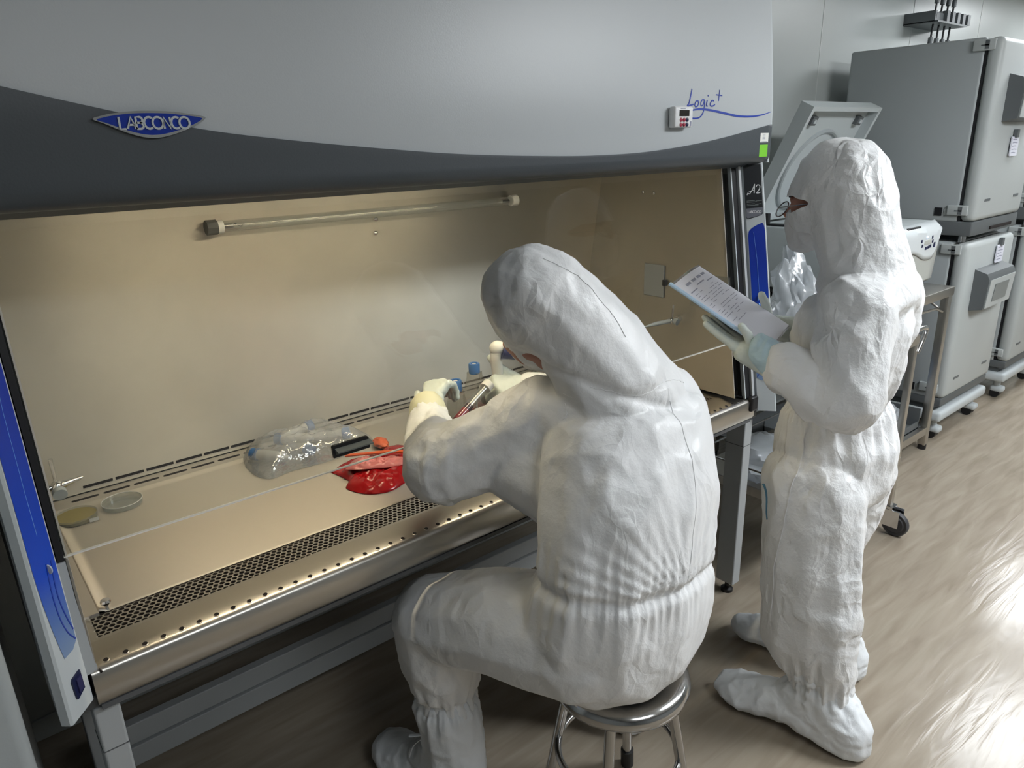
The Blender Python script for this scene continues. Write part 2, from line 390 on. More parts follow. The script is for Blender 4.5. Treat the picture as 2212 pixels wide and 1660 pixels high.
def hand(mb, W, f, n, side, curls, spread=.0, thumb=(.6, .7, -.35), tcurl=.3, sc=1.0, rs=1.0):
    """palm and five fingers. W wrist, f direction of the palm, n back-of-hand normal, side +1/-1 thumb side"""
    W = Vector(W); f = Vector(f).normalized(); n = Vector(n); n = (n - f * n.dot(f)).normalized(); t = n.cross(f) * side
    k = [.03, .0105, -.0095, -.028]; ln = [.97, 1.08, 1.0, .8]
    kn = [W + f * (.088 - .004 * abs(i - 1)) * sc + t * k[i] * sc for i in range(4)]
    mb.bm(hull((W, (.03 * sc, .03 * sc, .022 * sc)), (W + f * .03 * sc + t * .012 * sc, .02 * sc), (W + f * .03 * sc - t * .018 * sc, .018 * sc)))
    mb.bm(hull((W + f * .015 * sc, .02 * sc * rs), *[(q, .0125 * sc * rs) for q in kn]))
    for i in range(4):
        a = 0; p = kn[i]; d0 = (f + t * spread * (1.5 - i) / 1.5).normalized(); r = .0105 * sc * rs * (1 if i < 3 else .9)
        for j, L in enumerate((.043, .027, .022)):
            a += curls[i] * (1, 1.15, .8)[j]; d = d0 * math.cos(a) - n * math.sin(a); q = p + d * L * ln[i] * sc
            mb.bm(hull((p, r), (q, r * .93))); p = q; r *= .93
    d = (f * thumb[0] + t * thumb[1] + n * thumb[2]).normalized(); p = W + f * .02 * sc + t * .022 * sc
    q = p + d * .042 * sc; mb.bm(hull((p, .016 * sc * rs), (q, .0125 * sc * rs)))
    d2 = (d + f * tcurl).normalized(); q2 = q + d2 * .03 * sc; mb.bm(hull((q, .0122 * sc * rs), (q2, .011 * sc * rs)))
    d3 = (d2 + f * tcurl).normalized(); mb.bm(hull((q2, .0112 * sc * rs), (q2 + d3 * .024 * sc, .0092 * sc * rs)))

# stroke lettering ------------------------------------------------------------
def arc(cx, cy, rx, ry, a0, a1, n=14): return [(cx + rx * math.cos(math.radians(a0 + (a1 - a0) * i / n)), cy + ry * math.sin(math.radians(a0 + (a1 - a0) * i / n))) for i in range(n + 1)]
GL = {'L': [[(0, 1), (0, 0), (.5, 0)]], 'A': [[(0, 0), (.36, 1), (.72, 0)], [(.14, .34), (.58, .34)]],
      'B': [[(0, 0), (0, 1), (.3, 1)] + arc(.3, .76, .24, .24, 90, -90) + [(0, .52)], [(.3, .52)] + arc(.3, .26, .28, .26, 90, -90) + [(0, 0)]],
      'C': [arc(.42, .5, .42, .5, 52, 308)], 'O': [arc(.45, .5, .45, .5, 0, 360, 24)], 'N': [[(0, 0), (0, 1), (.55, 0), (.55, 1)]],
      'S': [arc(.3, .75, .27, .25, 30, 270, 10) + arc(.3, .25, .27, .25, 90, -150, 10)], '2': [arc(.28, .72, .26, .28, 160, -20, 10) + [(0, 0), (.56, 0)]]}
GW = {'L': .56, 'A': .72, 'B': .62, 'C': .66, 'O': .92, 'N': .6, 'S': .6, '2': .6}
def ribbon(mb, pts2, wdt, fmap, h0, h1):
    """a raised stroke: pts2 in 2-D, fmap(x, y, h) -> 3-D"""
    P = [np.array(p, float) for p in pts2]; n = len(P); Lf = []; Rt = []
    for i in range(n):
        t = P[min(i + 1, n - 1)] - P[max(i - 1, 0)]; t = t / (np.linalg.norm(t) + 1e-9); nn = np.array([-t[1], t[0]])
        wi = wdt[i] if hasattr(wdt, '__len__') else wdt
        Lf.append(P[i] + nn * wi / 2); Rt.append(P[i] - nn * wi / 2)
    vs = [];
    for l, r in zip(Lf, Rt): vs += [fmap(*l, h0), fmap(*r, h0), fmap(*r, h1), fmap(*l, h1)]
    fs = [(0, 1, 2, 3), tuple(reversed([4 * (n - 1) + k for k in range(4)]))]
    for i in range(n - 1):
        for k in range(4): fs.append((4 * i + k, 4 * i + (k + 1) % 4, 4 * i + 4 + (k + 1) % 4, 4 * i + 4 + k))
    mb.add(vs, fs)
def letters(mb, text, x0, y0, hgt, wdt, fmap, h0, h1, gap=.18, xs=1.0, slant=0, ys=None):
    x = x0
    for i, ch in enumerate(text):
        yy = y0 + (ys(x) if ys else 0)
        for st in GL[ch]: ribbon(mb, [(x + (a * xs + slant * b) * hgt, yy + b * hgt) for a, b in st], wdt, fmap, h0, h1)
        x += (GW[ch] + gap) * xs * hgt
    return x
def smooth_path(pts, n=10):
    P = [np.array(p, float) for p in pts]; P = [2 * P[0] - P[1]] + P + [2 * P[-1] - P[-2]]; out = []
    for i in range(1, len(P) - 2):
        for k in range(n):
            t = k / n; a, b, c, d = P[i - 1:i + 3]
            out.append(.5 * ((2 * b) + (-a + c) * t + (2 * a - 5 * b + 4 * c - d) * t * t + (-a + 3 * b - 3 * c + d) * t ** 3))
    out.append(P[-2]); return [tuple(p) for p in out]

# ================================================================== ROOM
XW0, XW1, YW0, YW1 = -1.3, 9.2, -3.2, 2.2
def struct(name, mb, m): o = obj(name, mb, m, kind='structure'); return o
struct('floor', MB().box(XW0 - .1, XW1 + .1, YW0 - .1, YW1 + .1, -.05, 0), 'floor')
struct('ceiling', MB().box(XW0 - .1, XW1 + .1, YW0 - .1, YW1 + .1, CEIL, CEIL + .05), 'ceil')
wb = MB().box(XW0 - .1, XW1 + .1, YW1, YW1 + .08, 0, CEIL)
struct('wall_back', wb, 'wall')
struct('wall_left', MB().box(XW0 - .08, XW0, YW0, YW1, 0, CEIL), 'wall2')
struct('wall_right', MB().box(XW1, XW1 + .08, YW0, YW1, 0, CEIL), 'wall')
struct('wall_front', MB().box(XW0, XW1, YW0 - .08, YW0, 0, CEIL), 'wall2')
for i, x in enumerate((2.95, 4.02, 5.1, 6.18, 7.26, 8.34)):
    struct('trim_%d' % (i + 1), MB().box(x - .003, x + .003, YW1 - .0015, YW1, 0, CEIL), mat('seam_grey_%d' % i, (.62, .64, .63), .5))
struct('baseboard_back', MB().box(XW0, XW1, YW1 - .012, YW1, 0, .07, .004), 'wall')
LLAB = ['bright rectangular ceiling light panel above the far end of the incubator row', 'ceiling light panel farthest along the room beyond the incubators', 'ceiling light panel on the open right side behind the standing person', 'ceiling light panel above the floor in front of the right end of the cabinet', 'ceiling light panel in the far open corner of the room', 'ceiling light panel nearest the left end of the safety cabinet']
for i, (x, y, hx, hy, st) in enumerate(PANELS):
    t = empty('ceiling_light', (x, y, CEIL - .03), LLAB[i], 'ceiling light', 'ceiling light panels')
    fr = MB(); 
    for a, b, c, d in ((-hx, hx, -hy, -hy + .03), (-hx, hx, hy - .03, hy), (-hx, -hx + .03, -hy + .03, hy - .03), (hx - .03, hx, -hy + .03, hy - .03)): fr.box(x + a, x + b, y + c, y + d, CEIL - .03, CEIL)
    obj('frame', fr, 'white', t)
    obj('diffuser', MB().box(x - hx + .03, x + hx - .03, y - hy + .03, y + hy - .03, CEIL - .022, CEIL - .012), mat('panel_light_%d' % i, (.93, .97, 1), .5, emit=st), t)

# ================================================================== BIOSAFETY CABINET
XL, XR, HY = .012, 2.145, 1.31
TZ = .795                                                # tray top height
cab = empty('biosafety_cabinet', ((XL + XR) / 2, 1.65, .70), 'large grey biological safety cabinet with glass sash, charcoal band and blue side posts', 'safety cabinet')
SK = .158
def SY(z, s=0): return 1.24 + SK * (z - .745) + s        # y of the sloping sash front plane
def prof(z):                                             # hood front, gently bulged
    if z < 1.60: return HY
    return HY + .14 * max(0, z - 1.68) ** 1.25
# hood front: light grey upper panel
zs = [1.575] + [1.6 + i * (2.32 - 1.6) / 16 for i in range(17)]
hp = [(prof(z), z) for z in zs] + [(1.62, 2.34), (1.62, 1.575)]
sm('hood_panel', MB().prism(hp, lambda p: (XL + .004, p[0], p[1]), lambda p: (XR - .004, p[0], p[1])), 'hood', cab)
# thin pale side edge
for xx in (XL, XR):
    e = MB().prism([(prof(z) + .001, z) for z in [1.545] + zs[1:]] + [(1.9, 2.34), (1.9, 1.545)], lambda p: (xx - .004, p[0], p[1]), lambda p: (xx + .004, p[0], p[1])); sm('side_panel', e, 'silver', cab)
# charcoal fascia with the curved top edge
CURVE = [(0.012, 1.752), (.147, 1.718), (.213, 1.702), (.291, 1.684), (.414, 1.658), (.548, 1.64), (.733, 1.621), (.932, 1.604), (1.155, 1.593), (1.355, 1.588), (1.566, 1.592), (1.83, 1.614), (2.141, 1.657)]
cx = [c[0] for c in CURVE]; cz = [c[1] for c in CURVE]
def curve_z(x):
    i = max(0, min(len(cx) - 2, int(np.searchsorted(cx, x)) - 1)); p = [CURVE[max(i - 1, 0)], CURVE[i], CURVE[i + 1], CURVE[min(i + 2, len(cx) - 1)]]
    t = (x - p[1][0]) / (p[2][0] - p[1][0]); m1 = (p[2][1] - p[0][1]) / (p[2][0] - p[0][0]); m2 = (p[3][1] - p[1][1]) / (p[3][0] - p[1][0]); h = p[2][0] - p[1][0]
    return (2 * t ** 3 - 3 * t ** 2 + 1) * p[1][1] + (t ** 3 - 2 * t ** 2 + t) * h * m1 + (-2 * t ** 3 + 3 * t ** 2) * p[2][1] + (t ** 3 - t ** 2) * h * m2
rows = []
for i in range(97):
    x = XL + .003 + (XR - XL - .006) * i / 96; zt = curve_z(x); r = []
    r.append((x, prof(zt) + .004, zt)); 
    for k in range(9):
        z = zt + (1.572 - zt) * k / 8; r.append((x, prof(z) - .0035, z))
    for a in range(1, 8):                                # rolled lower edge
        t = a / 7 * math.pi * .62; R = .03; r.append((x, HY - .0035 + R * (1 - math.cos(t)), 1.572 - R * math.sin(t) * .98))
    r.append((x, 1.372, 1.532)); r.append((x, 1.42, 1.545)); rows.append(r)
sm('fascia', MB().grid(rows), 'charcoal', cab, solid=.002)
# badge: blue lens-shaped plate with raised silver rim and letters
def F(x, z, h): return (x, prof(z) - .004 - h, z)
def lens_outline(k=1.0, cxx=.338, czz=1.669):
    top = [(-.082, .007), (-.06, .0125), (-.03, .0165), (0, .0175), (.03, .0165), (.06, .013), (.08, .0095), (.0835, .006)]
    bot = [(.07, -.003), (.045, -.0135), (.02, -.021), (0, -.0235), (-.02, -.021), (-.045, -.0125), (-.07, -.001), (-.083, .004)]
    return [(cxx + a * k, czz + b * (k if k == 1 else k * .86)) for a, b in smooth_path(top + bot + [top[0]], 5)[:-1]]
bd = sm('badge', MB().prism(lens_outline(), lambda p: F(p[0], p[1], 0), lambda p: F(p[0], p[1], .006)), 'chrome', cab)
bi = sm('badge_face', MB().prism(lens_outline(.93), lambda p: F(p[0], p[1], .004), lambda p: F(p[0], p[1], .0066)), 'badge_blue', bd)
lt = MB(); letters(lt, 'LABCONCO', .290, 1.6595, .0175, .0032, F, .006, .0082, gap=.05, xs=1.0); obj('lettering', lt, 'silver', bd)
# Logic+ script and swoosh
lg = MB(); FL = lambda x, z, h: (x, prof(z) - .0003 - h, z)
ink = []
def ST(pts, wv=.0045, n=8): ribbon(lg, smooth_path(pts, n), wv, FL, 0, .0006)
ox, oz, S = 1.716, 1.702, 1.0
ST([(1.742, 1.752), (1.736, 1.735), (1.728, 1.715), (1.72, 1.708), (1.73, 1.709), (1.748, 1.712)], .004)
ST([(1.768, 1.722), (1.76, 1.72), (1.754, 1.712), (1.757, 1.706), (1.766, 1.708), (1.771, 1.716), (1.768, 1.722)], .0036)
ST([(1.798, 1.724), (1.788, 1.724), (1.781, 1.716), (1.783, 1.709), (1.791, 1.711), (1.799, 1.722), (1.797, 1.705), (1.789, 1.688), (1.772, 1.677), (1.742, 1.676), (1.722, 1.68)], .0036)
ST([(1.811, 1.724), (1.807, 1.71), (1.812, 1.708)], .0038); ST([(1.814, 1.734), (1.816, 1.737)], .004)
ST([(1.842, 1.722), (1.833, 1.723), (1.825, 1.715), (1.827, 1.709), (1.838, 1.709), (1.847, 1.713)], .0036)
ST([(1.87, 1.752), (1.864, 1.722)], .003); ST([(1.852, 1.739), (1.882, 1.737)], .003)
sw = smooth_path([(1.722, 1.690), (1.745, 1.697), (1.78, 1.700), (1.83, 1.697), (1.89, 1.690), (1.96, 1.682), (2.03, 1.681), (2.09, 1.686), (2.138, 1.695)], 12)
ribbon(lg, sw, [.001 + .005 * math.sin(math.pi * min(1, i / len(sw) * .96 + .04)) ** .7 for i in range(len(sw))], FL, 0, .0006)
obj('script_logo', lg, 'blue', cab)
# shell: back, top, sides of the body below the hood
sh = MB().box(XL, XR, 2.05, 2.09, .71, 2.34).box(XL, XR, 1.55, 2.05, 2.30, 2.34)
for x0, x1 in ((XL, XL + .012), (XR - .012, XR)):
    sh.prism([(1.30, .735), (2.06, .735), (2.06, 2.3), (1.45, 2.3), (1.40, 1.53)], lambda p: (x0, p[0], p[1]), lambda p: (x1, p[0], p[1]))
obj('shell', sh, 'stand', cab)
lipx0, lipx1 = .067, 2.075
obj('base_pan', MB().box(XL + .02, XR - .02, 1.263, 2.04, .700, .725, .004).box(lipx0 + .01, lipx1 - .01, 1.25, 1.264, .701, .711), 'dark_metal', cab)
# interior liner: sloping rear baffle, right and left walls, plenum roof
IX0, IX1 = .085, 1.98
def BY(z): return 1.995 - (z - .8) * .17
bw = MB().grid([[(IX0, BY(z), z), (IX1, BY(z), z)] for z in (.8028, 1.0, 1.2, 1.4, 1.62)]); obj('rear_baffle', bw, 'back_steel', cab, solid=.003)
for x, nm in ((IX1, 'right'), (IX0, 'left')):
    p = [(1.262, .803), (2.0, .803), (BY(1.62), 1.62), (1.385, 1.62), (1.372, 1.55)]
    obj('side_liner', MB().prism(p, lambda q: (x, q[0], q[1]), lambda q: (x + (.003 if x > 1 else -.003), q[0], q[1])), 'back_steel', cab)
obj('diffuser_roof', MB().box(IX0, IX1, 1.40, 1.9, 1.62, 1.63), 'silver', cab)
# inner corner seam fasteners on the back and right wall
for c in ((1.049, BY(1.426) - .004, 1.426), (1.048, BY(1.386) - .004, 1.386)):
    sm('stud', MB().lathe([(0, -.001), (.006, -.001), (.0065, .003), (.004, .006), (0, .007)], c=(0, 0, 0), n=16, T=Matrix.Translation(c) @ Matrix.Rotation(math.pi / 2, 4, 'X')), 'chrome', cab)
for c in ((IX1 - .001, 1.677, 1.453), (IX1 - .001, 1.63, 1.451)):
    sm('stud', MB().lathe([(0, -.001), (.005, -.001), (.0055, .003), (.003, .005), (0, .006)], n=16, T=Matrix.Translation(c) @ Matrix.Rotation(-math.pi / 2, 4, 'Y')), 'chrome', cab)
# lamp behind the fascia
lm = sm('fluorescent_lamp', MB().cyl((.30, 1.46, 1.588), (1.50, 1.46, 1.588), .017, 16), 'tube', cab)
obj('lamp_holder', MB().box(.27, 1.69, 1.44, 1.48, 1.608, 1.62).box(.27, .30, 1.445, 1.475, 1.57, 1.61)  .box(1.50, 1.53, 1.445, 1.475, 1.57, 1.61), 'white', cab)
# ultraviolet tube on the baffle
yv = BY(1.44) - .035
uv = empty('ultraviolet_tube', (1.05, yv, 1.43), 'clear ultraviolet tube lamp mounted high on the steel back wall inside the cabinet', 'lamp')
sm('glass_tube', MB().tube([(.60, yv, 1.447), (1.53, yv, 1.447)], .0135, 20, caps=False), 'clear', uv)
sm('end_cap', MB().cyl((.562, yv, 1.447), (.588, yv, 1.447), .0185, 8), 'dark_metal', uv)
sm('collar', MB().cyl((.588, yv, 1.447), (.602, yv, 1.447), .0165, 20), 'white', uv)
sm('filament', MB().tube([(.602, yv, 1.447), (.625, yv, 1.447)], .006, 8).tube([(.625, yv - .004, 1.443), (.635, yv + .004, 1.452), (.645, yv - .004, 1.443), (.655, yv + .003, 1.449)], .0022, 6), 'chrome', uv)
sm('end_cap', MB().cyl((1.528, yv, 1.447), (1.552, yv, 1.447), .0175, 20), 'white', uv, label='white end cap'); sm('filament', MB().tube([(1.49, yv, 1.447), (1.52, yv, 1.447)], .007, 8), 'chrome', uv)
obj('bracket', MB().box(.57, .60, yv + .012, BY(1.44), 1.44, 1.455), 'chrome', uv); obj('bracket', MB().box(1.52, 1.545, yv + .012, BY(1.44), 1.44, 1.455), 'chrome', uv)

# ------------------------------------------------------------------ tray, grille, lip
def TG(y):  return TZ
lipx0, lipx1 = .067, 2.075
lp = [(1.262, .712), (1.25, .714), (1.2445, .722), (1.2445, .776), (1.249, .783), (1.258, .7865), (1.275, .7895), (1.30, .7935), (1.318, TZ), (1.318, TZ - .02), (1.28, .75), (1.262, .73)]
sm('front_lip', MB().prism(lp, lambda p: (lipx0 + .006, p[0], p[1]), lambda p: (lipx1, p[0], p[1])), 'steel_lip', cab)
# small inlet holes along the lip
hl = MB(); rm = MB(); nh = 62
for i in range(nh):
    x = .100 + (2.03 - .100) * i / (nh - 1); c = Vector((x, 1.2615, .7878)); T = Matrix.Translation(c) @ Matrix.Rotation(math.radians(10), 4, 'X')
    hl.lathe([(0, -.002), (.0046, -.002), (.0046, .0008), (0, .0008)], n=12, T=T); rm.lathe([(.0046, -.001), (.0056, -.001), (.0056, .0004), (.0046, .0007)], n=12, T=T, close=True)
hb = obj('inlet_holes', hl, 'void', cab); obj('hole_rims', rm, 'steel_lip', hb)
# hexagonal perforated strip
gx0, gx1, gy0, gy1 = .098, 1.955, 1.322, 1.402
pt = .0126; rp = pt * .866; g = MB(); R0 = pt / math.sqrt(3)
nrow = int((gy1 - gy0) / rp); ncol = int((gx1 - gx0) / pt)
for r in range(nrow):
    for c in range(ncol):
        x = gx0 + pt * (c + .5 + (.5 if r % 2 else 0)); y = gy0 + rp * (r + .5); o = len(g.v)
        for k in range(6):
            a = math.radians(60 * k + 30); g.v.append((x + R0 * math.cos(a), y + R0 * math.sin(a), TZ))
        for k in range(6):
            a = math.radians(60 * k + 30); g.v.append((x + R0 * .76 * math.cos(a), y + R0 * .76 * math.sin(a), TZ))
        for k in range(6):
            a = math.radians(60 * k + 30); g.v.append((x + R0 * .76 * math.cos(a), y + R0 * .76 * math.sin(a), TZ - .0015))
        for k in range(6):
            k2 = (k + 1) % 6; g.f.append((o + k, o + k2, o + 6 + k2, o + 6 + k)); g.f.append((o + 6 + k, o + 6 + k2, o + 12 + k2, o + 12 + k))
obj('perforated_grille', g, 'steel_lip', cab)
obj('plenum', MB().box(gx0 - .005, gx1 + .01, gy0 - .004, gy1 + .004, TZ - .06, TZ - .004), 'void', cab)
gs = MB().box(lipx0 + .012, gx0 + .004, 1.318, 1.404, TZ - .003, TZ - .0005).box(gx1 - .004, 2.04, 1.318, 1.404, TZ - .003, TZ - .0005)
gs.box(lipx0 + .012, 2.04, 1.316, gy0 + .005, TZ - .003, TZ - .0003)
obj('grille_border', gs, 'steel_lip', cab)
# work surface: shallow dished tray with raised rim at back and sides
wx0, wx1, wy0, wy1 = .118, 1.972, 1.408, 1.938; wz = TZ - .004
def dish(u, v):
    x = wx0 + (wx1 - wx0) * u; y = wy0 + (wy1 - wy0) * v
    d = min(x - wx0, wx1 - x, wy1 - y); e = max(0, 1 - d / .022); return (x, y, wz + .007 * e * e * (3 - 2 * e) if e > 0 else wz)
us = [0, .002, .005, .008, .011, .014, .05] + [i / 16 for i in range(1, 16)] + [.95 + .036 * k for k in (0,)] + [.986, .989, .992, .995, .998, 1]
us = sorted(set(us)); vs_ = [0, .02, .3, .6, .9, .955, .962, .97, .978, .986, .993, 1]
sm('work_tray', MB().grid([[dish(u, v) for v in vs_] for u in us]), 'steel_tray', cab, solid=.001)
obj('tray_front_seam', MB().box(wx0, wx1, wy0 - .003, wy0 + .001, wz - .004, wz + .0008), 'void', cab)
obj('tray_ledge', MB().box(IX0, IX1, wy1 - .001, 1.997, wz - .004, wz + .0072).box(IX0, wx0 + .001, 1.404, wy1, wz - .004, wz + .0072).box(wx1 - .001, IX1, 1.404, wy1, wz - .004, wz + .0072), 'steel_tray', cab)
sl = MB()
def slot(x0, x1, y0, y1, z):
    n = 6; c = (y1 - y0) / 2; P = [(x1 - c + c * math.cos(a), (y0 + y1) / 2 + c * math.sin(a)) for a in [math.pi * (-.5 + k / n) for k in range(n + 1)]] + [(x0 + c - c * math.cos(a), (y0 + y1) / 2 - c * math.sin(a)) for a in [math.pi * (-.5 + k / n) for k in range(n + 1)]]
    sl.prism(P, lambda p: (p[0], p[1], z - .001), lambda p: (p[0], p[1], z + .0006))
x = .165
while x < 1.95: slot(x, x + .063, 1.957, 1.968, wz + .0072); x += .0725
obj('exhaust_slots', sl, 'void', cab)
sl = MB(); x = .20
while x < 1.95: sl.box(x, min(x + .069, 1.965), BY(.82) - .0025, BY(.82), .8145, .8215); x += .0755
obj('baffle_slots', sl, 'void', cab)
obj('side_gasket', MB().tube(smooth_path([(1.978, 1.95, .8065), (1.978, 1.6, .8065), (1.98, 1.45, .806), (1.998, 1.33, .803), (2.03, 1.262, .795)], 6), .0035, 8), 'black', cab)
obj('tray_flank', MB().box(1.98, 2.045, 1.318, 2.0, TZ - .006, TZ - .001), 'steel_lip', cab); obj('tray_flank', MB().box(.067, .086, 1.318, 2.0, TZ - .006, TZ - .001), 'steel_lip', cab)
# lifting knobs
for kx, ky in ((.134, 1.414), (1.955, 1.420)):
    sm('tray_knob', MB().lathe([(.006, 0), (.004, .003), (.0035, .012), (.008, .014), (.010, .019), (.008, .023), (0, .024)], c=(kx, ky, wz), n=16), 'chrome', cab)

# ------------------------------------------------------------------ side posts (faces turned a little inward)
def post(side):
    nm = 'side_post'; xi = .067 if side < 0 else 2.090; sg = -1 if side < 0 else 1      # outward direction
    sec = [(0, .0), (.037, -.044), (.042, -.044), (.053, -.034), (.055, .10), (0, .10)]
    zb, zt = .738, 1.56
    f = lambda z: (lambda p: (xi + sg * p[0], SY(z) + p[1], z))
    m = MB().prism(sec, f(zb), f(zt)); pp = obj(nm, m, 'silver', cab)
    def FA(u, z, h):                                       # point on the inward-turned face, u 0 inner .. 1 outer
        nrm = Vector((-sg * .044, -.037, 0)).normalized(); return (xi + sg * .037 * u + nrm.x * h, SY(z) - .044 * u + nrm.y * h, z)
    def patch(name, pts, m_, h0=0, h1=.0008):
        bm = MB().prism(pts, lambda p: FA(p[0], p[1], h0), lambda p: FA(p[0], p[1], h1)); return obj(name, bm, m_, pp)
    d = smooth_path([(.10, 1.30), (.10, 1.326), (.3, 1.345), (.6, 1.357), (.86, 1.36), (.93, 1.354), (.95, 1.30)], 5) + [(.95, 1.02)] + smooth_path([(.93, .98), (.9, .93), (.78, .875), (.70, .846)], 5) + smooth_path([(.6, .8435), (.2, .843), (.1, .85), (.06, .87)], 5) + [(.06, 1.0)]
    # split into quads rows so the outline stays clean
    zz = np.linspace(.8432, 1.36, 60)
    def umax(z): return float(np.interp(z, [.843, .86, .9, .95, 1.0, 1.05, 1.335, 1.355, 1.36], [.68, .74, .84, .93, .97, .97, .97, .93, .86]))
    def umin(z): return float(np.interp(z, [.843, .8445, .849, .856, 1.32, 1.335, 1.345, 1.355, 1.36], [.30, .16, .08, .05, .05, .12, .3, .6, .85]))
    obj('blue_decal', MB().grid([[FA(umin(z), z, .0008), FA((umin(z) + umax(z)) / 2, z, .0008), FA(umax(z), z, .0008)] for z in zz]), 'decal', pp)
    ln = MB(); FR = lambda a, b, h: FA(a, b, h)
    def rl(pts, wv):
        P = smooth_path(pts, 8)
        ribbon(ln, [(a * .057, b) for a, b in P], wv, lambda a, b, h: FA(a / .057, b, h), .001, .0014)
    rl([(.42, 1.0), (.47, .97), (.5, .94), (.45, .905), (.3, .875), (.07, .855)], .0022); rl([(.2, 1.0), (.28, .97), (.3, .935), (.2, .9), (.06, .872)], .0022)
    obj('decal_lines', ln, 'blue', pp)
    obj('highlight_line', MB().tube([FA(.35, 1.33, .001), FA(.45, 1.25, .001), FA(.47, 1.12, .001), FA(.46, 1.05, .001)], .0004, 5), 'button', pp)
    return pp, FA, patch
pl, FAl, patchl = post(-1)
ov = MB().lathe([(0, 0), (.009, 0), (.0085, .002), (0, .003)], n=24, T=Matrix.Translation(FAl(.36, .989, .0005)) @ Matrix.Rotation(math.radians(-40), 4, 'Z') @ Matrix.Rotation(math.pi / 2, 4, 'X') @ Matrix.Scale(.75, 4, (1, 0, 0)))
sm('oval_button', ov, 'silver', pl)
ol = MB().prism([(.28, .8065), (.64, .8045), (.70, .80), (.66, .770), (.62, .767), (.26, .773)], lambda p: FAl(p[0], p[1], 0), lambda p: FAl(p[0], p[1], .003)); po = obj('power_outlet', ol, 'navy', pl)
obj('outlet_flap', MB().prism([(.34, .80), (.56, .799), (.55, .775), (.36, .778)], lambda p: FAl(p[0], p[1], .003), lambda p: FAl(p[0], p[1], .0055)), 'navy_rub', po)
pr, FAr, patchr = post(1)
pt_ = patchr('type_plate', [(.0, 1.54), (.0, 1.378), (.05, 1.372), (.12, 1.371), (.8, 1.383), (.9, 1.388), (.93, 1.395), (.93, 1.54)], 'plate', .0002, .0012)
obj('plate_band', MB().prism([(.01, 1.404), (.01, 1.380), (.07, 1.373), (.8, 1.384), (.92, 1.394), (.92, 1.408)], lambda p: FAr(p[0], p[1], .0012), lambda p: FAr(p[0], p[1], .0016)), 'plate_grey', pt_)
tx = MB(); fm = lambda a, b, h: FAr(a / .057, b, h)
def rib(pts, wv, n=8): ribbon(tx, smooth_path([(a * .057, b) for a, b in pts], n), wv, fm, .0014, .002)
rib([(.12, 1.446), (.17, 1.452), (.26, 1.45), (.45, 1.466), (.55, 1.480)], .0022); rib([(.55, 1.480), (.52, 1.462), (.50, 1.452)], .003); rib([(.22, 1.4555), (.4, 1.459), (.52, 1.4625)], .0015)
rib([(.62, 1.471), (.7, 1.477), (.82, 1.475), (.80, 1.465), (.66, 1.454), (.62, 1.4525), (.72, 1.452), (.84, 1.4545)], .0025)
letters(tx, 'LABCONCO', .12 * .057, 1.3905, .0075, .0013, fm, .0016, .0022, gap=.12, xs=.82)
obj('plate_lettering', tx, 'white', pt_)
tx = MB()
for z, a, b in ((1.4275, .08, .52), (1.4275, .56, .9), (1.4235, .08, .6), (1.4175, .08, .5), (1.4175, .53, .86), (1.4135, .08, .7)): ribbon(tx, [(a * .057, z), (b * .057, z + .002)], .0016, fm, .0014, .0018)
obj('plate_small_print', tx, 'screen', pt_)
for u, z in ((.36, 1.118), (.38, 1.094)):
    b_ = sm('control_button', MB().lathe([(0, 0), (.0085, 0), (.008, .004), (.005, .006), (0, .0062)], n=24, T=Matrix.Translation(FAr(u, z, .001)) @ Matrix.Rotation(math.radians(40), 4, 'Z') @ Matrix.Rotation(math.pi / 2, 4, 'X')), 'button', pr)
    obj('button_mark', MB().prism([(u + .16, z - .013), (u + .3, z - .0115), (u + .3, z - .0135), (u + .16, z - .015)], lambda p: FAr(p[0], p[1], .001), lambda p: FAr(p[0], p[1], .0016)), 'button', pr)
# sash guides and the pane
for xa, xb, s0 in ((.069, .079, .004), (2.0375, 2.062, .008)):
    obj('sash_guide', MB().prism([(s0, 0), (s0 + .03, 0), (s0 + .03, 1), (s0, 1)], lambda p: (xa, SY(.79 if xa > 1 else .985, p[0]) if p[1] == 0 else SY(1.56, p[0]), (.79 if xa > 1 else .985) if p[1] == 0 else 1.56), lambda p: (xb, SY(.79 if xa > 1 else .985, p[0]) if p[1] == 0 else SY(1.56, p[0]), (.79 if xa > 1 else .985) if p[1] == 0 else 1.56)), 'black', cab)
obj('guide_strip', MB().prism([(.0, .79), (.02, .79), (.02, 1.56), (.0, 1.56)], lambda p: (2.064, SY(p[1], p[0]), p[1]), lambda p: (2.076, SY(p[1], p[0]), p[1])), 'stand', cab)
obj('guide_edge', MB().prism([(.0, .792), (.012, .792), (.012, 1.56), (.0, 1.56)], lambda p: (2.030, SY(p[1], p[0] + .006), p[1]), lambda p: (2.0345, SY(p[1], p[0] + .006), p[1])), 'silver', cab)
# beige return panel at the left jamb (rounded lower corner)
jp = [(.0, .782), (.004, .779), (.0, .779)]
obj('jamb_panel', MB().prism([(.067, .984), (.0795, .984), (.0795, .92), (.083, .80), (.0848, .79), (.0835, .784), (.067, .781)], lambda p: (p[0], SY(p[1], .002), p[1]), lambda p: (p[0], SY(p[1], .02), p[1])), 'stand', cab)
obj('jamb_return', MB().prism([(1.246, .782), (1.32, .797), (1.32, .985), (1.28, .985)], lambda p: (.0805, p[0] + .002, p[1]), lambda p: (.084, p[0] + .002, p[1])), 'steel_lip', cab)
obj('corner_block', MB().box(2.045, 2.085, 1.235, 1.27, .742, .795, .008), 'black', cab)
obj('jamb_gap', MB().prism([(.086, .786), (.0905, .779), (.086, .7775)], lambda p: (p[0], 1.2435, p[1]), lambda p: (p[0], 1.25, p[1])), 'void', cab)
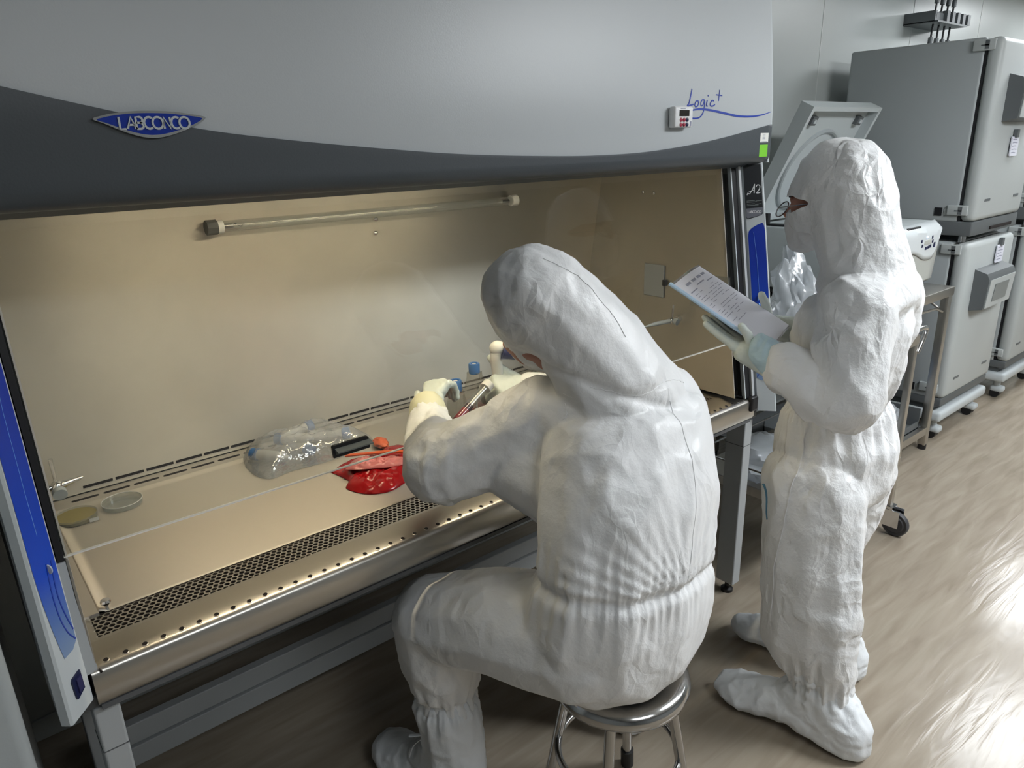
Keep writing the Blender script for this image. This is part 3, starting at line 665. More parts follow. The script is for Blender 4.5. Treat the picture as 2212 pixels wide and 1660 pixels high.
# sash pane: thin slab on the sloping plane, with polished bottom edge
z0, z1 = .9885, 1.57
sp_ = MB(); q = [(.078, z0), (2.036, z0), (2.036, z1), (.078, z1)]
sp_.prism(q, lambda p: (p[0], SY(p[1], .010), p[1]), lambda p: (p[0], SY(p[1], .0155), p[1]))
sash = obj('sash_glass', sp_, 'glass', cab)
obj('glass_edge', MB().box(.079, 2.036, SY(z0, .0098), SY(z0, .0158), z0 - .0015, z0 + .0005), 'frost', cab)
# black finger pull on the pane
def hpnt(x, z, h): return (x, SY(z, .009 - h), z)
hd = MB(); hx0, hx1 = .572, .656
hd.prism([(hx0, 1.016), (hx1 - .002, 1.016), (hx1, 1.019), (hx1, 1.039), (hx1 - .003, 1.042), (hx0 + .003, 1.042), (hx0, 1.039)], lambda p: hpnt(p[0], p[1], 0), lambda p: hpnt(p[0], p[1], .006))
hdo = obj('sash_handle', hd, 'black', cab)
obj('handle_grip', MB().prism([(.0, .006), (.006, .020), (.009, .021), (.013, .006)], lambda p: hpnt(hx0 + .005, 1.022 + p[0], p[1]), lambda p: hpnt(hx1 + .002, 1.022 + p[0], p[1])), 'screen', hdo)
# stickers on the band
obj('white_sticker', MB().prism([(2.082, 1.606), (2.126, 1.606), (2.126, 1.633), (2.082, 1.633)], lambda p: F(p[0], p[1], 0), lambda p: F(p[0], p[1], .0006)), 'lab', cab)
obj('green_sticker', MB().prism([(2.082, 1.563), (2.126, 1.563), (2.126, 1.599), (2.082, 1.599)], lambda p: F(p[0], p[1], 0), lambda p: F(p[0], p[1], .0006)), 'green', cab)
t = MB()
for k in range(5): ribbon(t, [(2.094, 1.627 - k * .0035), (2.108, 1.627 - k * .0035)], .0012, F, .0006, .0009)
ribbon(t, [(2.086, 1.608), (2.122, 1.608)], .0012, F, .0006, .0009); obj('sticker_print', t, 'ink', cab)
# outlet cover on the right wall
oc = obj('outlet_cover', MB().box(IX1 - .006, IX1, 1.570, 1.659, 1.098, 1.211, .003), 'stand', cab); obj('cover_latch', MB().box(IX1 - .014, IX1 - .001, 1.558, 1.571, 1.142, 1.163, .002), 'black', oc)
# service valves
def petcock(c, d, upv, name='service_valve', long=.075, sc=1.0):
    c = Vector(c); d = Vector(d).normalized(); u = Vector(upv).normalized(); s = d.cross(u)
    r = sm(name, MB().cyl(c, c + d * .02 * sc, .012 * sc).cyl(c + d * .015 * sc, c + d * .055 * sc, .0075 * sc), 'chrome', cab)
    h = c + d * .045 * sc
    sm('valve_body', MB().ball(h, .013 * sc).cyl(h - s * .001, h + s * .0, .01 * sc), 'chrome', r)
    sm('valve_lever', MB().cyl(h, h + u * .062 * sc, .0035 * sc, 12, r1=.0042 * sc), 'chrome', r)
    return r, h, s
r, h, s = petcock((.088, 1.905, .872), (1, 0, 0), (0, .02, 1), sc=1.15)
sm('knob', MB().cyl(h - Vector((0, .02, .006)), h - Vector((0, .034, .010)), .0155, 20), 'silver', r)
nz = [(.012 - .0011 * k - (.002 if k % 2 else 0), k * .008) for k in range(8)]
sm('hose_barb', MB().lathe(nz + [(0, .06)], n=14, T=Matrix.Translation(h) @ Matrix.Rotation(math.pi / 2 - .12, 4, 'Y')), 'chrome', r)
r, h, s = petcock((IX1, 1.50, 1.035), (-1, 0, 0), (0, -.05, 1), sc=.9)
sm('knob', MB().cyl(h - Vector((0, .012, 0)), h - Vector((0, .024, .002)), .0115, 20), 'silver', r)
sm('hose_barb', MB().tube([h, h + Vector((-.05, .03, -.008)), h + Vector((-.085, .05, -.016))], [.0085, .0075, .0025], 10), 'silver', r)
# clear pocket with a green tag on the right wall
tp = MB().box(IX1 - .004, IX1 - .001, 1.31, 1.455, 1.09, 1.20)
ph = obj('clear_pocket', tp, 'clear', cab); obj('green_tag', MB().box(IX1 - .003, IX1 - .0015, 1.385, 1.41, 1.172, 1.192, .0), 'green2', ph)

# timer stuck on the hood
tm = empty('digital_timer', (1.68, HY - .01, 1.65), 'small white digital timer with dark display stuck on the grey hood', 'timer')
sm('housing', MB().box(1.637, 1.716, HY - .024, HY - .0005, 1.651, 1.705, .006), 'white', tm)
obj('display', MB().box(1.655, 1.697, HY - .0255, HY - .023, 1.680, 1.696, .001), 'lcd', tm)
for r_ in range(2):
    for c_ in range(3):
        sm('key', MB().lathe([(0, 0), (.0055, 0), (.005, .002), (0, .003)], n=16, T=Matrix.Translation((1.663 + c_ * .013, HY - .024, 1.671 - r_ * .012)) @ Matrix.Rotation(math.pi / 2, 4, 'X')), ('red', 'red', 'navy')[c_], tm)
t = MB().box(1.66, 1.68, HY - .0246, HY - .0238, 1.6985, 1.7005).box(1.702, 1.708, HY - .0246, HY - .0238, 1.655, 1.667); obj('print', t, 'ink', tm)

# ================================================================== STAND
st = empty('cabinet_stand', (1.08, 1.5, 0), 'grey steel stand with square legs carrying the safety cabinet', 'stand')
def leg(x0, x1, y0, y1, ztop, dark=False):
    lo = obj('leg', MB().box(x0, x1, y0, y1, .045, ztop, .004), 'stand', st)
    obj('leg_seam', MB().box(x0 - .0008, x1 + .0008, y0 - .0008, y1 + .0008, ztop - .095, ztop - .093), 'dark_metal', lo)
    sm('foot', MB().lathe([(.022, 0), (.022, .012), (.008, .02), (.008, .05)], c=((x0 + x1) / 2, (y0 + y1) / 2, 0), n=20), 'black', lo)
leg(.063, .105, 1.262, 1.335, .699); leg(2.058, 2.103, 1.262, 1.335, .699); leg(.063, .105, 1.74, 1.80, .699); leg(2.058, 2.103, 1.74, 1.80, .699)
obj('cross_rail', MB().box(.106, 2.057, 1.80, 1.83, .155, .215, .003), 'stand', st)
obj('cross_rail', MB().box(.106, 2.057, 1.80, 1.83, .085, .145, .003), 'stand', st)
obj('side_rail', MB().box(.066, .102, 1.336, 1.739, .60, .66, .003).box(.066, .102, 1.336, 1.739, .09, .14, .003), 'stand', st)
obj('side_rail', MB().box(2.06, 2.10, 1.336, 1.739, .64, .698, .003), 'stand', st)
# neighbouring machine at the left edge
nb = empty('equipment_cabinet', (-.34, 1.5, 0), 'grey equipment cabinet with rounded door frame at the lower left edge', 'equipment')
sm('body', MB().box(-.64, -.035, 1.19, 1.85, .03, 1.5, .02), 'incub', nb)
sm('door', MB().box(-.64, -.03, 1.145, 1.185, .05, 1.49, .018), 'incub', nb)
sm('door_panel', MB().box(-.6, -.075, 1.138, 1.146, .30, 1.42, .012), 'incub_light', nb); sm('plinth', MB().box(-.6, -.07, 1.15, 1.8, 0, .03), 'incub_dark', nb)

# ================================================================== FAR EQUIPMENT
def tri(o, name, mb, m, **k): return sm(name, mb, m, o, **k)
# steel table
tb = empty('steel_table', (3.3, 1.7, 0), 'stainless steel table with square legs carrying the centrifuge behind the standing person', 'table')
TX0, TX1, TY0, TY1, TH = 3.06, 3.985, 1.335, 2.10, .885
sm('table_top', MB().box(TX0, TX1, TY0, TY1, TH - .045, TH, .004), 'steel', tb)
for x in (TX0 + .005, TX1 - .045):
    for y in (TY0 + .004, TY1 - .05):
        l_ = sm('leg', MB().box(x, x + .038, y, y + .038, .025, TH - .045, .002), 'steel', tb); sm('foot', MB().cyl((x + .019, y + .019, 0), (x + .019, y + .019, .028), .021, 16), 'black', l_)
obj('lower_shelf', MB().box(TX0 + .01, TX1 - .01, TY0 + .01, TY1 - .015, .125, .13), 'dark_metal', tb)
obj('shelf_rail', MB().box(TX0 + .04, TX1 - .045, TY0 + .006, TY0 + .03, .09, .132), 'steel', tb); obj('shelf_rail', MB().box(TX0 + .04, TX1 - .045, TY1 - .04, TY1 - .016, .09, .132), 'steel', tb)
obj('side_brace', MB().tube([(TX1 - .03, TY0 + .02, .75), (TX1 - .03, TY0 + .1, .80), (TX1 - .03, TY0 + .35, .835)], .006, 8), 'steel', tb); obj('front_brace', MB().tube([(TX1 - .06, TY0 + .02, .76), (TX1 - .15, TY0 + .02, .79), (TX1 - .45, TY0 + .02, .80)], .006, 8), 'steel', tb)
# centrifuge
CX0, CX1, CY0, CY1, CZ0, CZ1 = 3.15, 3.80, 1.372, 1.99, .93, 1.222
ce = empty('centrifuge', ((CX0 + CX1) / 2, 1.68, .886), 'large pale grey benchtop centrifuge with raised lid and curved control panel on the steel table', 'centrifuge')
sm('housing', MB().box(CX0, CX1, CY0 + .03, CY1, CZ0, CZ1, .012), 'centri', ce)
fr = [[(x, CY0 + .004 * math.cos(math.pi * u) ** 2 - .012 * math.sin(math.pi * u) + (.035 if z < .95 else (.012 * (1.2 - z) / .25)) + (max(0, z - 1.19) * 1.2), z) for u, x in [(k / 10, CX0 + .004 + (CX1 - CX0 - .008) * k / 10) for k in range(11)]] for z in (CZ0, .95, 1.0, 1.06, 1.12, 1.17, 1.2, CZ1)]
sm('front_cover', MB().grid(fr), 'centri_low', ce, solid=.006)
# white wave-shaped control panel over the cover
def fy(x, z): u = (x - CX0) / (CX1 - CX0); return CY0 + .004 * math.cos(math.pi * u) ** 2 - .012 * math.sin(math.pi * u) + .012 * (1.2 - z) / .25 + max(0, z - 1.19) * 1.2 - .0065
rows = []
for k in range(41):
    u = .02 + .965 * k / 40; x = CX0 + (CX1 - CX0) * u
    zl = 1.105 - .055 * (1 / (1 + math.exp(-(u - .62) * 18))) + .12 * max(0, (u - .86) / .12) ** 2.2
    zl = min(zl, 1.18); rows.append([(x, fy(x, zl + (CZ1 + .002 - zl) * j / 8), zl + (CZ1 + .002 - zl) * j / 8) for j in range(9)])
cp = sm('control_panel', MB().grid(rows), 'centri_white', ce, solid=.005)
def pad(u, z, w_, h_, m_, nm='key'):
    x = CX0 + (CX1 - CX0) * u; y = fy(x, z) - .0035; return sm(nm, MB().box(x - w_ / 2, x + w_ / 2, y - .002, y + .003, z - h_ / 2, z + h_ / 2, .002), m_, cp)
for u, z in ((.60, 1.150), (.625, 1.128), (.70, 1.112), (.73, 1.113), (.76, 1.116), (.79, 1.117), (.80, 1.158), (.82, 1.138)): pad(u, z, .013, .015, 'navy')
pad(.87, 1.118, .018, .024, 'navy'); pad(.69, 1.165, .009, .009, 'led', 'status_light'); pad(.72, 1.14, .08, .022, 'centri_low', 'display')
sm('handle_slot', MB().box(3.42, 3.56, CY0 + .0, CY0 + .02, 1.205, 1.2165, .004), 'black', ce)
obj('green_label', MB().box(CX1 - .03, CX1 - .003, CY0 + .005, CY0 + .012, 1.15, 1.188), 'green2', ce)
obj('accent_stripe', MB().tube(smooth_path([(3.30, CY0 + .0, .935), (3.45, CY0 - .008, .958), (3.56, CY0 - .006, .965), (3.60, CY0 - .002, .985)], 6), .004, 6), 'incub_dark', ce)
obj('base_gap', MB().box(CX0 + .02, CX1 - .02, CY0 + .05, CY1 - .03, .905, .93), 'black', ce)
for x in (CX0 + .05, CX1 - .08):
    for y in (CY0 + .06, CY1 - .08): sm('foot', MB().cyl((x, y, TH), (x, y, .91), .022, 16), 'black', ce)
vt = MB()
for k in range(12): vt.box(CX0 - .0015, CX0 + .001, 1.572 - .004 * (k % 2), 1.60 + .006 * (k % 3), 1.015 + .0095 * k, 1.0195 + .0095 * k)
obj('vent_slots', vt, 'void', ce)
# raised lid, leaning forward over its hinge at the back
hin = Vector((0, 1.99, 1.235)); top = Vector((0, 1.745, 1.75)); ld = (top - hin); Ll = ld.length; ldn = ld.normalized(); ln_ = Vector((0, ldn.z, -ldn.y)) * -1   # toward the room
def LP(x, s, h): return Vector((x, 0, 0)) + Vector((0, hin.y, hin.z)) + ldn * s * Ll + ln_ * h
def slab(x0, x1, s0, s1, h0, h1): return [LP(x, s, h) for x in (x0, x1) for s in (s0, s1) for h in (h0, h1)]
def lbox(mb, x0, x1, s0, s1, h0, h1):
    v = slab(x0, x1, s0, s1, h0, h1); return mb.add(v, [(0, 1, 3, 2), (4, 6, 7, 5), (0, 4, 5, 1), (2, 3, 7, 6), (0, 2, 6, 4), (1, 5, 7, 3)])
LX0, LX1 = 3.15, 3.80
li = obj('lid', lbox(MB(), LX0 + .003, LX1 - .003, .002, .997, -.044, -.025), 'centri', ce)
rimm = MB(); lbox(rimm, LX0, LX0 + .022, 0, 1, -.045, .022); lbox(rimm, LX1 - .022, LX1, 0, 1, -.045, .022); lbox(rimm, LX0 + .0215, LX1 - .0215, .965, .9995, -.0445, .0215); lbox(rimm, LX0 + .0215, LX1 - .0215, .0005, .03, -.0445, .01)
obj('lid_rim', rimm, 'centri', li)
rg = MB(); cc = LP((LX0 + LX1) / 2, .42, -.024)
ring = [cc + Vector((1, 0, 0)) * .20 * math.cos(a) + ldn * .20 * math.sin(a) for a in [2 * math.pi * k / 40 for k in range(40)]]
sm('lid_seal', rg.tube(ring, .012, 8, closed=True), 'incub', li)
for x in (LX0 + .12, LX1 - .10):
    q = MB(); lbox(q, x - .022, x + .022, .83, .90, -.024, -.004); lq = obj('latch', q, 'incub_dark', li); q = MB(); lbox(q, x - .009, x + .01, .85, .88, -.006, .001); obj('latch_tongue', q, 'silver', lq)
sm('hinge_arm', MB().box(CX0 + .005, CX0 + .03, 1.905, 1.955, CZ1, CZ1 + .055, .004).box(CX0 + .005, CX0 + .05, 1.80, 1.91, CZ1, CZ1 + .008, .003), 'black', ce)
sm('damper_knob', MB().ball((CX0 + .03, 1.755, CZ1 + .01), (.02, .03, .02), 2), 'black', ce)

# stacked incubators
def incubator_stack(x0):
    W = .665; YF, YB0, YB1 = 1.335, 1.415, 2.06
    stk = []
    for lvl, (za, zb, nm) in enumerate(((.245, 1.085, 'lower'), (1.185, 2.04, 'upper'))):
        e = empty('incubator', (x0 + W / 2, 1.7, .2 if lvl == 0 else 1.10), '%s grey incubator of the stack' % nm, 'incubator')
        sm('housing', MB().box(x0, x0 + W, YB0, YB1, za, zb, .012), 'incub', e)
        d = sm('door', MB().box(x0 - .004, x0 + W, YF, YB0 - .008, za + .005, zb - .002, .028), 'incub_light', e)
        obj('door_gap', MB().box(x0 + .006, x0 + W - .01, YB0 - .012, YB0 + .004, za + .01, zb - .01), 'black', e)
        for z in (zb - .06, za + .035):
            h = sm('hinge', MB().box(x0 - .012, x0 + .03, YF + .035, YB0 + .05, z, z + .05, .004), 'incub_light', e)
            obj('hinge_pin', MB().box(x0 - .0135, x0 - .011, YF + .06, YF + .078, z + .006, z + .044).box(x0 - .0135, x0 - .011, YF + .06, YF + .095, z + .02, z + .026), 'incub_dark', h)
        obj('badge_mark', MB().box(x0 + .09, x0 + .16, YF - .0025, YF + .002, za + .10, za + .112), 'incub_dark', e)
        obj('badge_mark', MB().box(x0 + .50, x0 + .57, YF - .0025, YF + .002, za + .10, za + .112), 'incub_dark', e)
        # control display on the door
        zc = (.72, 1.66)[lvl]; hh = .20
        cb = sm('control_box', MB().prism([(YF + .002, zc), (YF - .065, zc + .015), (YF - .075, zc + hh - .03), (YF - .06, zc + hh), (YF + .002, zc + hh + .02)], lambda p: (x0 + .13, p[0], p[1]), lambda p: (x0 + .52, p[0], p[1])), 'incub_dark', e)
        obj('display_frame', MB().prism([(YF - .066, zc + .018), (YF - .0755, zc + hh - .032), (YF - .079, zc + hh - .032), (YF - .07, zc + .018)], lambda p: (x0 + .145, p[0], p[1]), lambda p: (x0 + .505, p[0], p[1])), 'incub_light', cb)
        obj('screen', MB().prism([(YF - .072, zc + .045), (YF - .079, zc + hh - .06), (YF - .081, zc + hh - .06), (YF - .074, zc + .045)], lambda p: (x0 + .22, p[0], p[1]), lambda p: (x0 + .42, p[0], p[1])), 'screen', cb)
        if lvl == 0:
            sm('base_trim', MB().box(x0 + .002, x0 + W - .004, YF + .012, YB1 - .004, .205, .252, .006), 'incub_dark', e)
            sm('dolly_plate', MB().box(x0 - .005, x0 + W + .01, YF + .0, YB1, .115, .175, .018), 'silver', e)
            obj('plate_gap', MB().box(x0 + .02, x0 + W - .02, YF + .05, YB1 - .03, .17, .21), 'incub_dark', e)
            for cx_ in (x0 + .07, x0 + W - .07):
                for cy_ in (YF + .055, YB1 - .08):
                    c = sm('caster', MB().box(cx_ - .032, cx_ + .032, cy_ - .045, cy_ + .03, .035, .075, .016).cyl((cx_, cy_, .07), (cx_, cy_, .118), .02), 'silver', e)
                    sm('wheel', MB().cyl((cx_ - .028, cy_, .028), (cx_ + .028, cy_, .028), .028, 24), 'black', c)
            sm('junction_collar', MB().cyl((x0 + .05, YF + .06, zb), (x0 + .05, YF + .06, zb + .03), .018), 'chrome', e)
        else:
            sm('base_trim', MB().box(x0 + .002, x0 + W - .004, YF + .008, YB1 - .004, 1.118, 1.19, .006), 'incub_dark', e)
            obj('handle_slot', MB().box(x0 + .25, x0 + .56, YF + .002, YF + .01, 1.135, 1.15), 'void', e)
        obj('power_socket', MB().box(x0 - .003, x0 + .004, 1.49, 1.525, za + .03, za + .07), 'black', e)
        obj('port_cover', MB().box(x0 - .003, x0 + .004, 1.445, 1.48, za + .035, za + .065), 'incub_light', e)
        stk.append(e)
        # paper note on a clip
        zc2 = (.95, 1.50)[lvl]; xn = x0 + (.42 if lvl == 0 else .34)
        n = sm('hanging_note', MB().box(xn - .05, xn + .05, YF - .010, YF - .007, zc2, zc2 + .09).box(xn - .05, xn + .05, YF - .013, YF - .010, zc2 - .004, zc2 + .085), 'paper', e)
        obj('note_clip', MB().box(xn - .015, xn + .015, YF - .02, YF - .003, zc2 + .085, zc2 + .125), 'incub_dark', n)
        pn = MB()
        for k in range(5): ribbon(pn, [(xn - .04, zc2 + .012 + k * .016), (xn - .01 + .01 * (k % 3), zc2 + .013 + k * .016), (xn + .02 + .012 * (k % 2), zc2 + .011 + k * .016)], .004, lambda a, b, h: (a, YF - .0132 - h, b), 0, .0004)
        obj('note_print', pn, 'ink', n)
    return stk
s1 = incubator_stack(4.09); s2 = incubator_stack(5.075)
for (lo, up), w_ in ((s1, 'beside the steel table'), (s2, 'at the far right edge, beyond the first stack')):
    lo['label'] = 'lower grey incubator %s, on a wheeled plate' % w_; up['label'] = 'upper grey incubator %s, stacked on another' % w_
    for e in (lo, up): e['group'] = 'stacked incubators along the back wall'

# gas hose manifold above
gm = empty('hose_bracket', (5.2, 2.15, 2.2), 'thin dark hoses with fittings in a notched bracket high on the back wall', 'hose holder')
br = MB().box(5.0, 5.42, 2.02, 2.035, 2.25, 2.30)
for k in range(5): br.box(5.10 + .08 * k, 5.14 + .08 * k, 2.0, 2.03, 2.255, 2.315)
br.box(4.98, 5.42, 2.0, 2.2, 2.245, 2.255).box(4.98, 4.995, 2.02, 2.2, 2.25, 2.31)
obj('bracket', br, 'incub_dark', gm)
for k in range(4):
    x = 5.05 + .085 * k; y = 2.06
    p = smooth_path([(x - .0, y, 2.06), (x + .005, y, 2.15), (x + .012, y, 2.25), (x + .02, y, 2.34), (x + .03, y, 2.45), (x + .03, y, 2.6)], 6)
    h = sm('hose', MB().tube(p, .006, 8), 'black', gm)
    for fa, fb in (((x + .003, y, 2.13), (x + .005, y, 2.17)), ((x + .014, y, 2.29), (x + .017, y, 2.32)), ((x + .022, y, 2.36), (x + .026, y, 2.40))): sm('fitting', MB().cyl(fa, fb, .0135, 10), 'incub_dark', h)
    sm('regulator', MB().cyl((x + .03, y, 2.41), (x + .03, y, 2.47), .026, 14).cyl((x + .03, y, 2.44), (x + .03, y - .05, 2.43), .014, 10).cyl((x + .03, y - .05, 2.40), (x + .03, y - .05, 2.46), .018, 12), 'black', gm)

# steel trolley between the cabinet and the table
tr = empty('steel_trolley', (2.6, 1.33, 0), 'stainless steel trolley on black castors behind the standing person', 'trolley')
RX0, RX1, RY0, RY1 = 2.27, 2.95, 1.085, 1.60
obj('top_shelf', MB().box(RX0, RX1, RY0, RY1, .862, .868), 'steel', tr); obj('lower_shelf', MB().box(RX0, RX1, RY0, RY1, .345, .352), 'steel', tr)
rl_ = MB()
for z in (.835, .315):
    rl_.box(RX0, RX1, RY0 - .004, RY0 + .012, z, z + .035); rl_.box(RX0, RX1, RY1 - .012, RY1 + .004, z, z + .035); rl_.box(RX0 - .004, RX0 + .012, RY0, RY1, z, z + .035); rl_.box(RX1 - .012, RX1 + .004, RY0, RY1, z, z + .035)
obj('shelf_frame', rl_, 'steel', tr)
for x in (RX0 + .012, RX1 - .012):
    for y in (RY0 + .01, RY1 - .01):
        sm('post', MB().box(x - .0125, x + .0125, y - .0125, y + .0125, .13, .875, .003), 'steel', tr)
        c = sm('castor', MB().box(x - .024, x + .024, y - .024, y + .024, .118, .132).box(x - .026, x - .022, y - .055, y + .012, .045, .12).box(x + .022, x + .026, y - .055, y + .012, .045, .12), 'chrome', tr)
        sm('wheel', MB().lathe([(.0, -.016), (.036, -.016), (.04, -.012), (.051, -.013), (.055, -.006), (.055, .006), (.051, .013), (.04, .012), (.036, .016), (0, .016)], n=36, T=Matrix.Translation((x, y - .035, .055)) @ Matrix.Rotation(math.pi / 2, 4, 'Y')), 'wheel', c)
sm('push_handle', MB().tube(smooth_path([(RX1, RY0, .80), (RX1 + .04, RY0, .85), (RX1 + .055, RY0, .885), (RX1 + .03, RY0, .895), (RX1 - .05, RY0, .895)], 6), .010, 10).tube([(RX1 + .045, RY0, .89), (RX1 + .045, RY1, .89)], .010, 10), 'chrome', tr)
for ga, gb in (((RX0, RY0, .42), (RX0, RY1, .42)), ((RX0, RY1, .42), (RX1, RY1, .42)), ((RX0, RY0, .92), (RX0, RY1, .92))): obj('guard_rail', MB().tube([ga, gb], .004, 8), 'chrome', tr)

def crumple(c, r, seed, amp=.3, s=1.6, sub=4, flat=0.0, freq=1.0):
    bm = bmesh.new(); bmesh.ops.create_icosphere(bm, subdivisions=sub, radius=1); P = np.array([v.co[:] for v in bm.verts])
    d = 1 + amp * (ridged(P * freq, s, seed) - .4) + amp * .4 * (ridged(P * freq, s * 2.3, seed + 9) - .4) + .15 * noise3(P * 1.1 + seed)
    Q = P * d[:, None] * np.array(r) + np.array(c)
    if flat is not None: Q[:, 2] = np.maximum(Q[:, 2], flat)
    for v, q in zip(bm.verts, Q): v.co = q
    return MB().bm(bm)
# bags on the trolley
fl = smooth_path([(0, 0), (0, 1)], 2)
bg = crumple((2.60, 1.42, .99), (.10, .085, .125), 3, .35, flat=.8685)
for i_, v in enumerate(bg.v):
    if v[2] > 1.03: k = (v[2] - 1.03) / .1; bg.v[i_] = (v[0] + (2.62 - v[0]) * .25 * k, v[1] + .05 * k, v[2] + .07 * k)
sm('plastic_bag', bg, 'bag2', label='crinkled clear plastic bag standing upright on the trolley top in front of the centrifuge', cat='plastic bag')
sm('plastic_bag', crumple((2.42, 1.38, .40), (.12, .13, .09), 8, .3, flat=.3525), 'bag2', label='white crinkled plastic bag lying on the lower shelf of the steel trolley', cat='plastic bag')
sm('plastic_tray', MB().box(2.58, 2.8, 1.2, 1.32, .353, .43, .02), 'bag2', label='clear storage tub beside the bag on the trolley lower shelf', cat='tub')
# stuff under the steel table
bin_ = empty('storage_tray', (3.55, 1.55, .13), 'dark tray with clear wrapped packs on the shelf under the steel table', 'tray')
bo = MB().box(3.1, 3.9, 1.37, 1.8, .131, .137).box(3.1, 3.9, 1.37, 1.376, .131, .17).box(3.1, 3.9, 1.794, 1.8, .131, .28).box(3.1, 3.106, 1.37, 1.8, .131, .24).box(3.894, 3.9, 1.37, 1.8, .131, .24); obj('tray', bo, 'incub_dark', bin_)
for c, r, s_, m_, lb in (((3.46, 1.50, .21), (.10, .09, .08), 21, 'bag2', 'crinkled clear pack in the dark tray under the steel table, nearer the trolley'), ((3.72, 1.50, .20), (.10, .09, .08), 25, 'bag2', 'crinkled clear pack in the dark tray under the steel table, nearer the incubators')):
    sm('wrapped_pack', crumple(c, r, s_, .3, flat=.138), m_, label=lb, cat='plastic pack', group='clear packs under the steel table')
sm('blue_cloth', crumple((3.62, 1.60, .33), (.07, .06, .04), 31, .25, flat=.28), 'button', label='bright blue crumpled wrap among the clear packs under the steel table', cat='wrap')
sm('blue_pack', crumple((3.25, 1.47, .22), (.055, .07, .1), 35, .2, flat=.138), 'navy_rub', label='dark blue crumpled pack at the trolley end under the steel table', cat='pack')
sm('spray_bottle', MB().lathe([(.035, 0), (.042, .01), (.042, .15), (.03, .19), (.012, .21), (.012, .24), (.018, .245), (.018, .27), (0, .272)], c=(3.15, 1.46, .138), n=24), 'clear', label='tall clear bottle under the steel table beside the dark blue pack', cat='bottle')

# ================================================================== THINGS ON THE WORK TRAY
Zt = wz + .0012
def dish_thing(x, y, label, filled):
    r = empty('petri_dish', (x, y, Zt), label, 'petri dish')
    sm('dish', MB().lathe([(0, .0), (.044, 0), (.046, .002), (.046, .013), (.0445, .013), (.0445, .002), (0, .0015)], c=(x, y, Zt), n=48), 'clear', r)
    if filled: sm('agar', MB().lathe([(0, .0016), (.0442, .0016), (.0442, .0085), (0, .0085)], c=(x, y, Zt), n=48), 'agar', r); sm('label_tab', MB().box(x + .02, x + .04, y - .047, y - .0455, Zt + .002, Zt + .011), 'lab', r)
    else: sm('rim', MB().tube([(x + .046 * math.cos(a), y + .046 * math.sin(a), Zt + .013) for a in [2 * math.pi * k / 40 for k in range(40)]], .0012, 6, closed=True), 'frost', r)
dish_thing(.160, 1.868, 'open petri dish filled with yellow agar at the left end of the steel work tray', True)
dish_thing(.262, 1.872, 'empty clear petri dish lid beside the yellow agar dish on the work tray', False)

# bag of blue-capped tubes
def conical(x, y, z, dirv, lab_=True, first=None, label=None):
    r = empty('capped_tube', (0, 0, 0), label, 'tube', 'blue-capped tubes inside the clear bag')
    sm('tube_body', MB().lathe([(0, -.012), (.006, -.01), (.0145, .012), (.0145, .085), (.0, .085)], n=24), 'frost' if lab_ else 'clear', r)
    sm('label_band', MB().lathe([(.0147, .02), (.0149, .02), (.0149, .066), (.0147, .066)], n=24), 'lab', r)
    sm('cap', MB().lathe([(0, .106), (.016, .105), (.0175, .102), (.0175, .085), (.015, .083), (0, .083)], n=28), 'cap', r); return r
specs = [((.668, 1.822, Zt + .020), (-.45, .6, .02), 'blue-capped tube at the left end of the clear bag, nearest the petri dishes'), ((.715, 1.915, Zt + .020), (.25, -.9, .02), 'blue-capped tube pointing toward the front in the middle of the clear bag'), ((.755, 1.845, Zt + .046), (-.55, .6, -.05), 'pale tube lying on top of the others in the clear bag'), ((.79, 1.90, Zt + .020), (.55, -.35, .05), 'blue-capped tube at the right end of the clear bag, nearest the black sash handle'), ((.70, 1.925, Zt + .04), (.9, .12, .05), 'blue-capped tube lying crosswise at the back of the clear bag')]
base_t = None
for p, d, lb in specs:
    r = conical(0, 0, 0, d, True, label=lb) if base_t is None else copy_tree(base_t)
    base_t = base_t or r; r['label'] = lb; r.location = p; r.rotation_euler = Vector(d).to_track_quat('Z', 'Y').to_euler()
def heap(outline, zb, hmax, seed, amp, m_, name, label, cat, rings=26, freq=22, sag=.5, parent=None, smth=1):
    o = smooth_path(list(outline) + [outline[0]], 12)[:-1]; c = np.mean(np.array(o), 0); V = []; F_ = []; n = len(o)
    P = []
    for i in range(rings + 1):
        t = i / rings
        for q in o: P.append((c[0] + (q[0] - c[0]) * t, c[1] + (q[1] - c[1]) * t, t))
    P = np.array(P); xy = np.stack([P[:, 0], P[:, 1], np.zeros(len(P))], 1)
    h = (1 - P[:, 2] ** 3.2) ** .7 * hmax; rr = .9 * worley(xy, freq, seed) + .5 * worley(xy, freq * 2.1, seed + 5)
    z = zb + .001 + np.maximum(.0008, h * (1 - sag * .5) + (1 - P[:, 2] ** 6) * amp * rr + h * sag * noise3(xy * 9 + seed))
    vs = [(P[i, 0], P[i, 1], z[i]) for i in range(len(P))]
    fs = [(i * n + k, i * n + (k + 1) % n, (i + 1) * n + (k + 1) % n, (i + 1) * n + k) for i in range(rings) for k in range(n)]
    b = [(P[rings * n + k, 0], P[rings * n + k, 1], zb + .0003) for k in range(n)]; o0 = len(vs); vs += b
    fs += [(rings * n + k, rings * n + (k + 1) % n, o0 + (k + 1) % n, o0 + k) for k in range(n)] + [tuple(reversed(range(o0, o0 + n)))]
    m = MB().add(vs, fs)
    return sm(name, m, m_, parent, label=label, cat=cat)
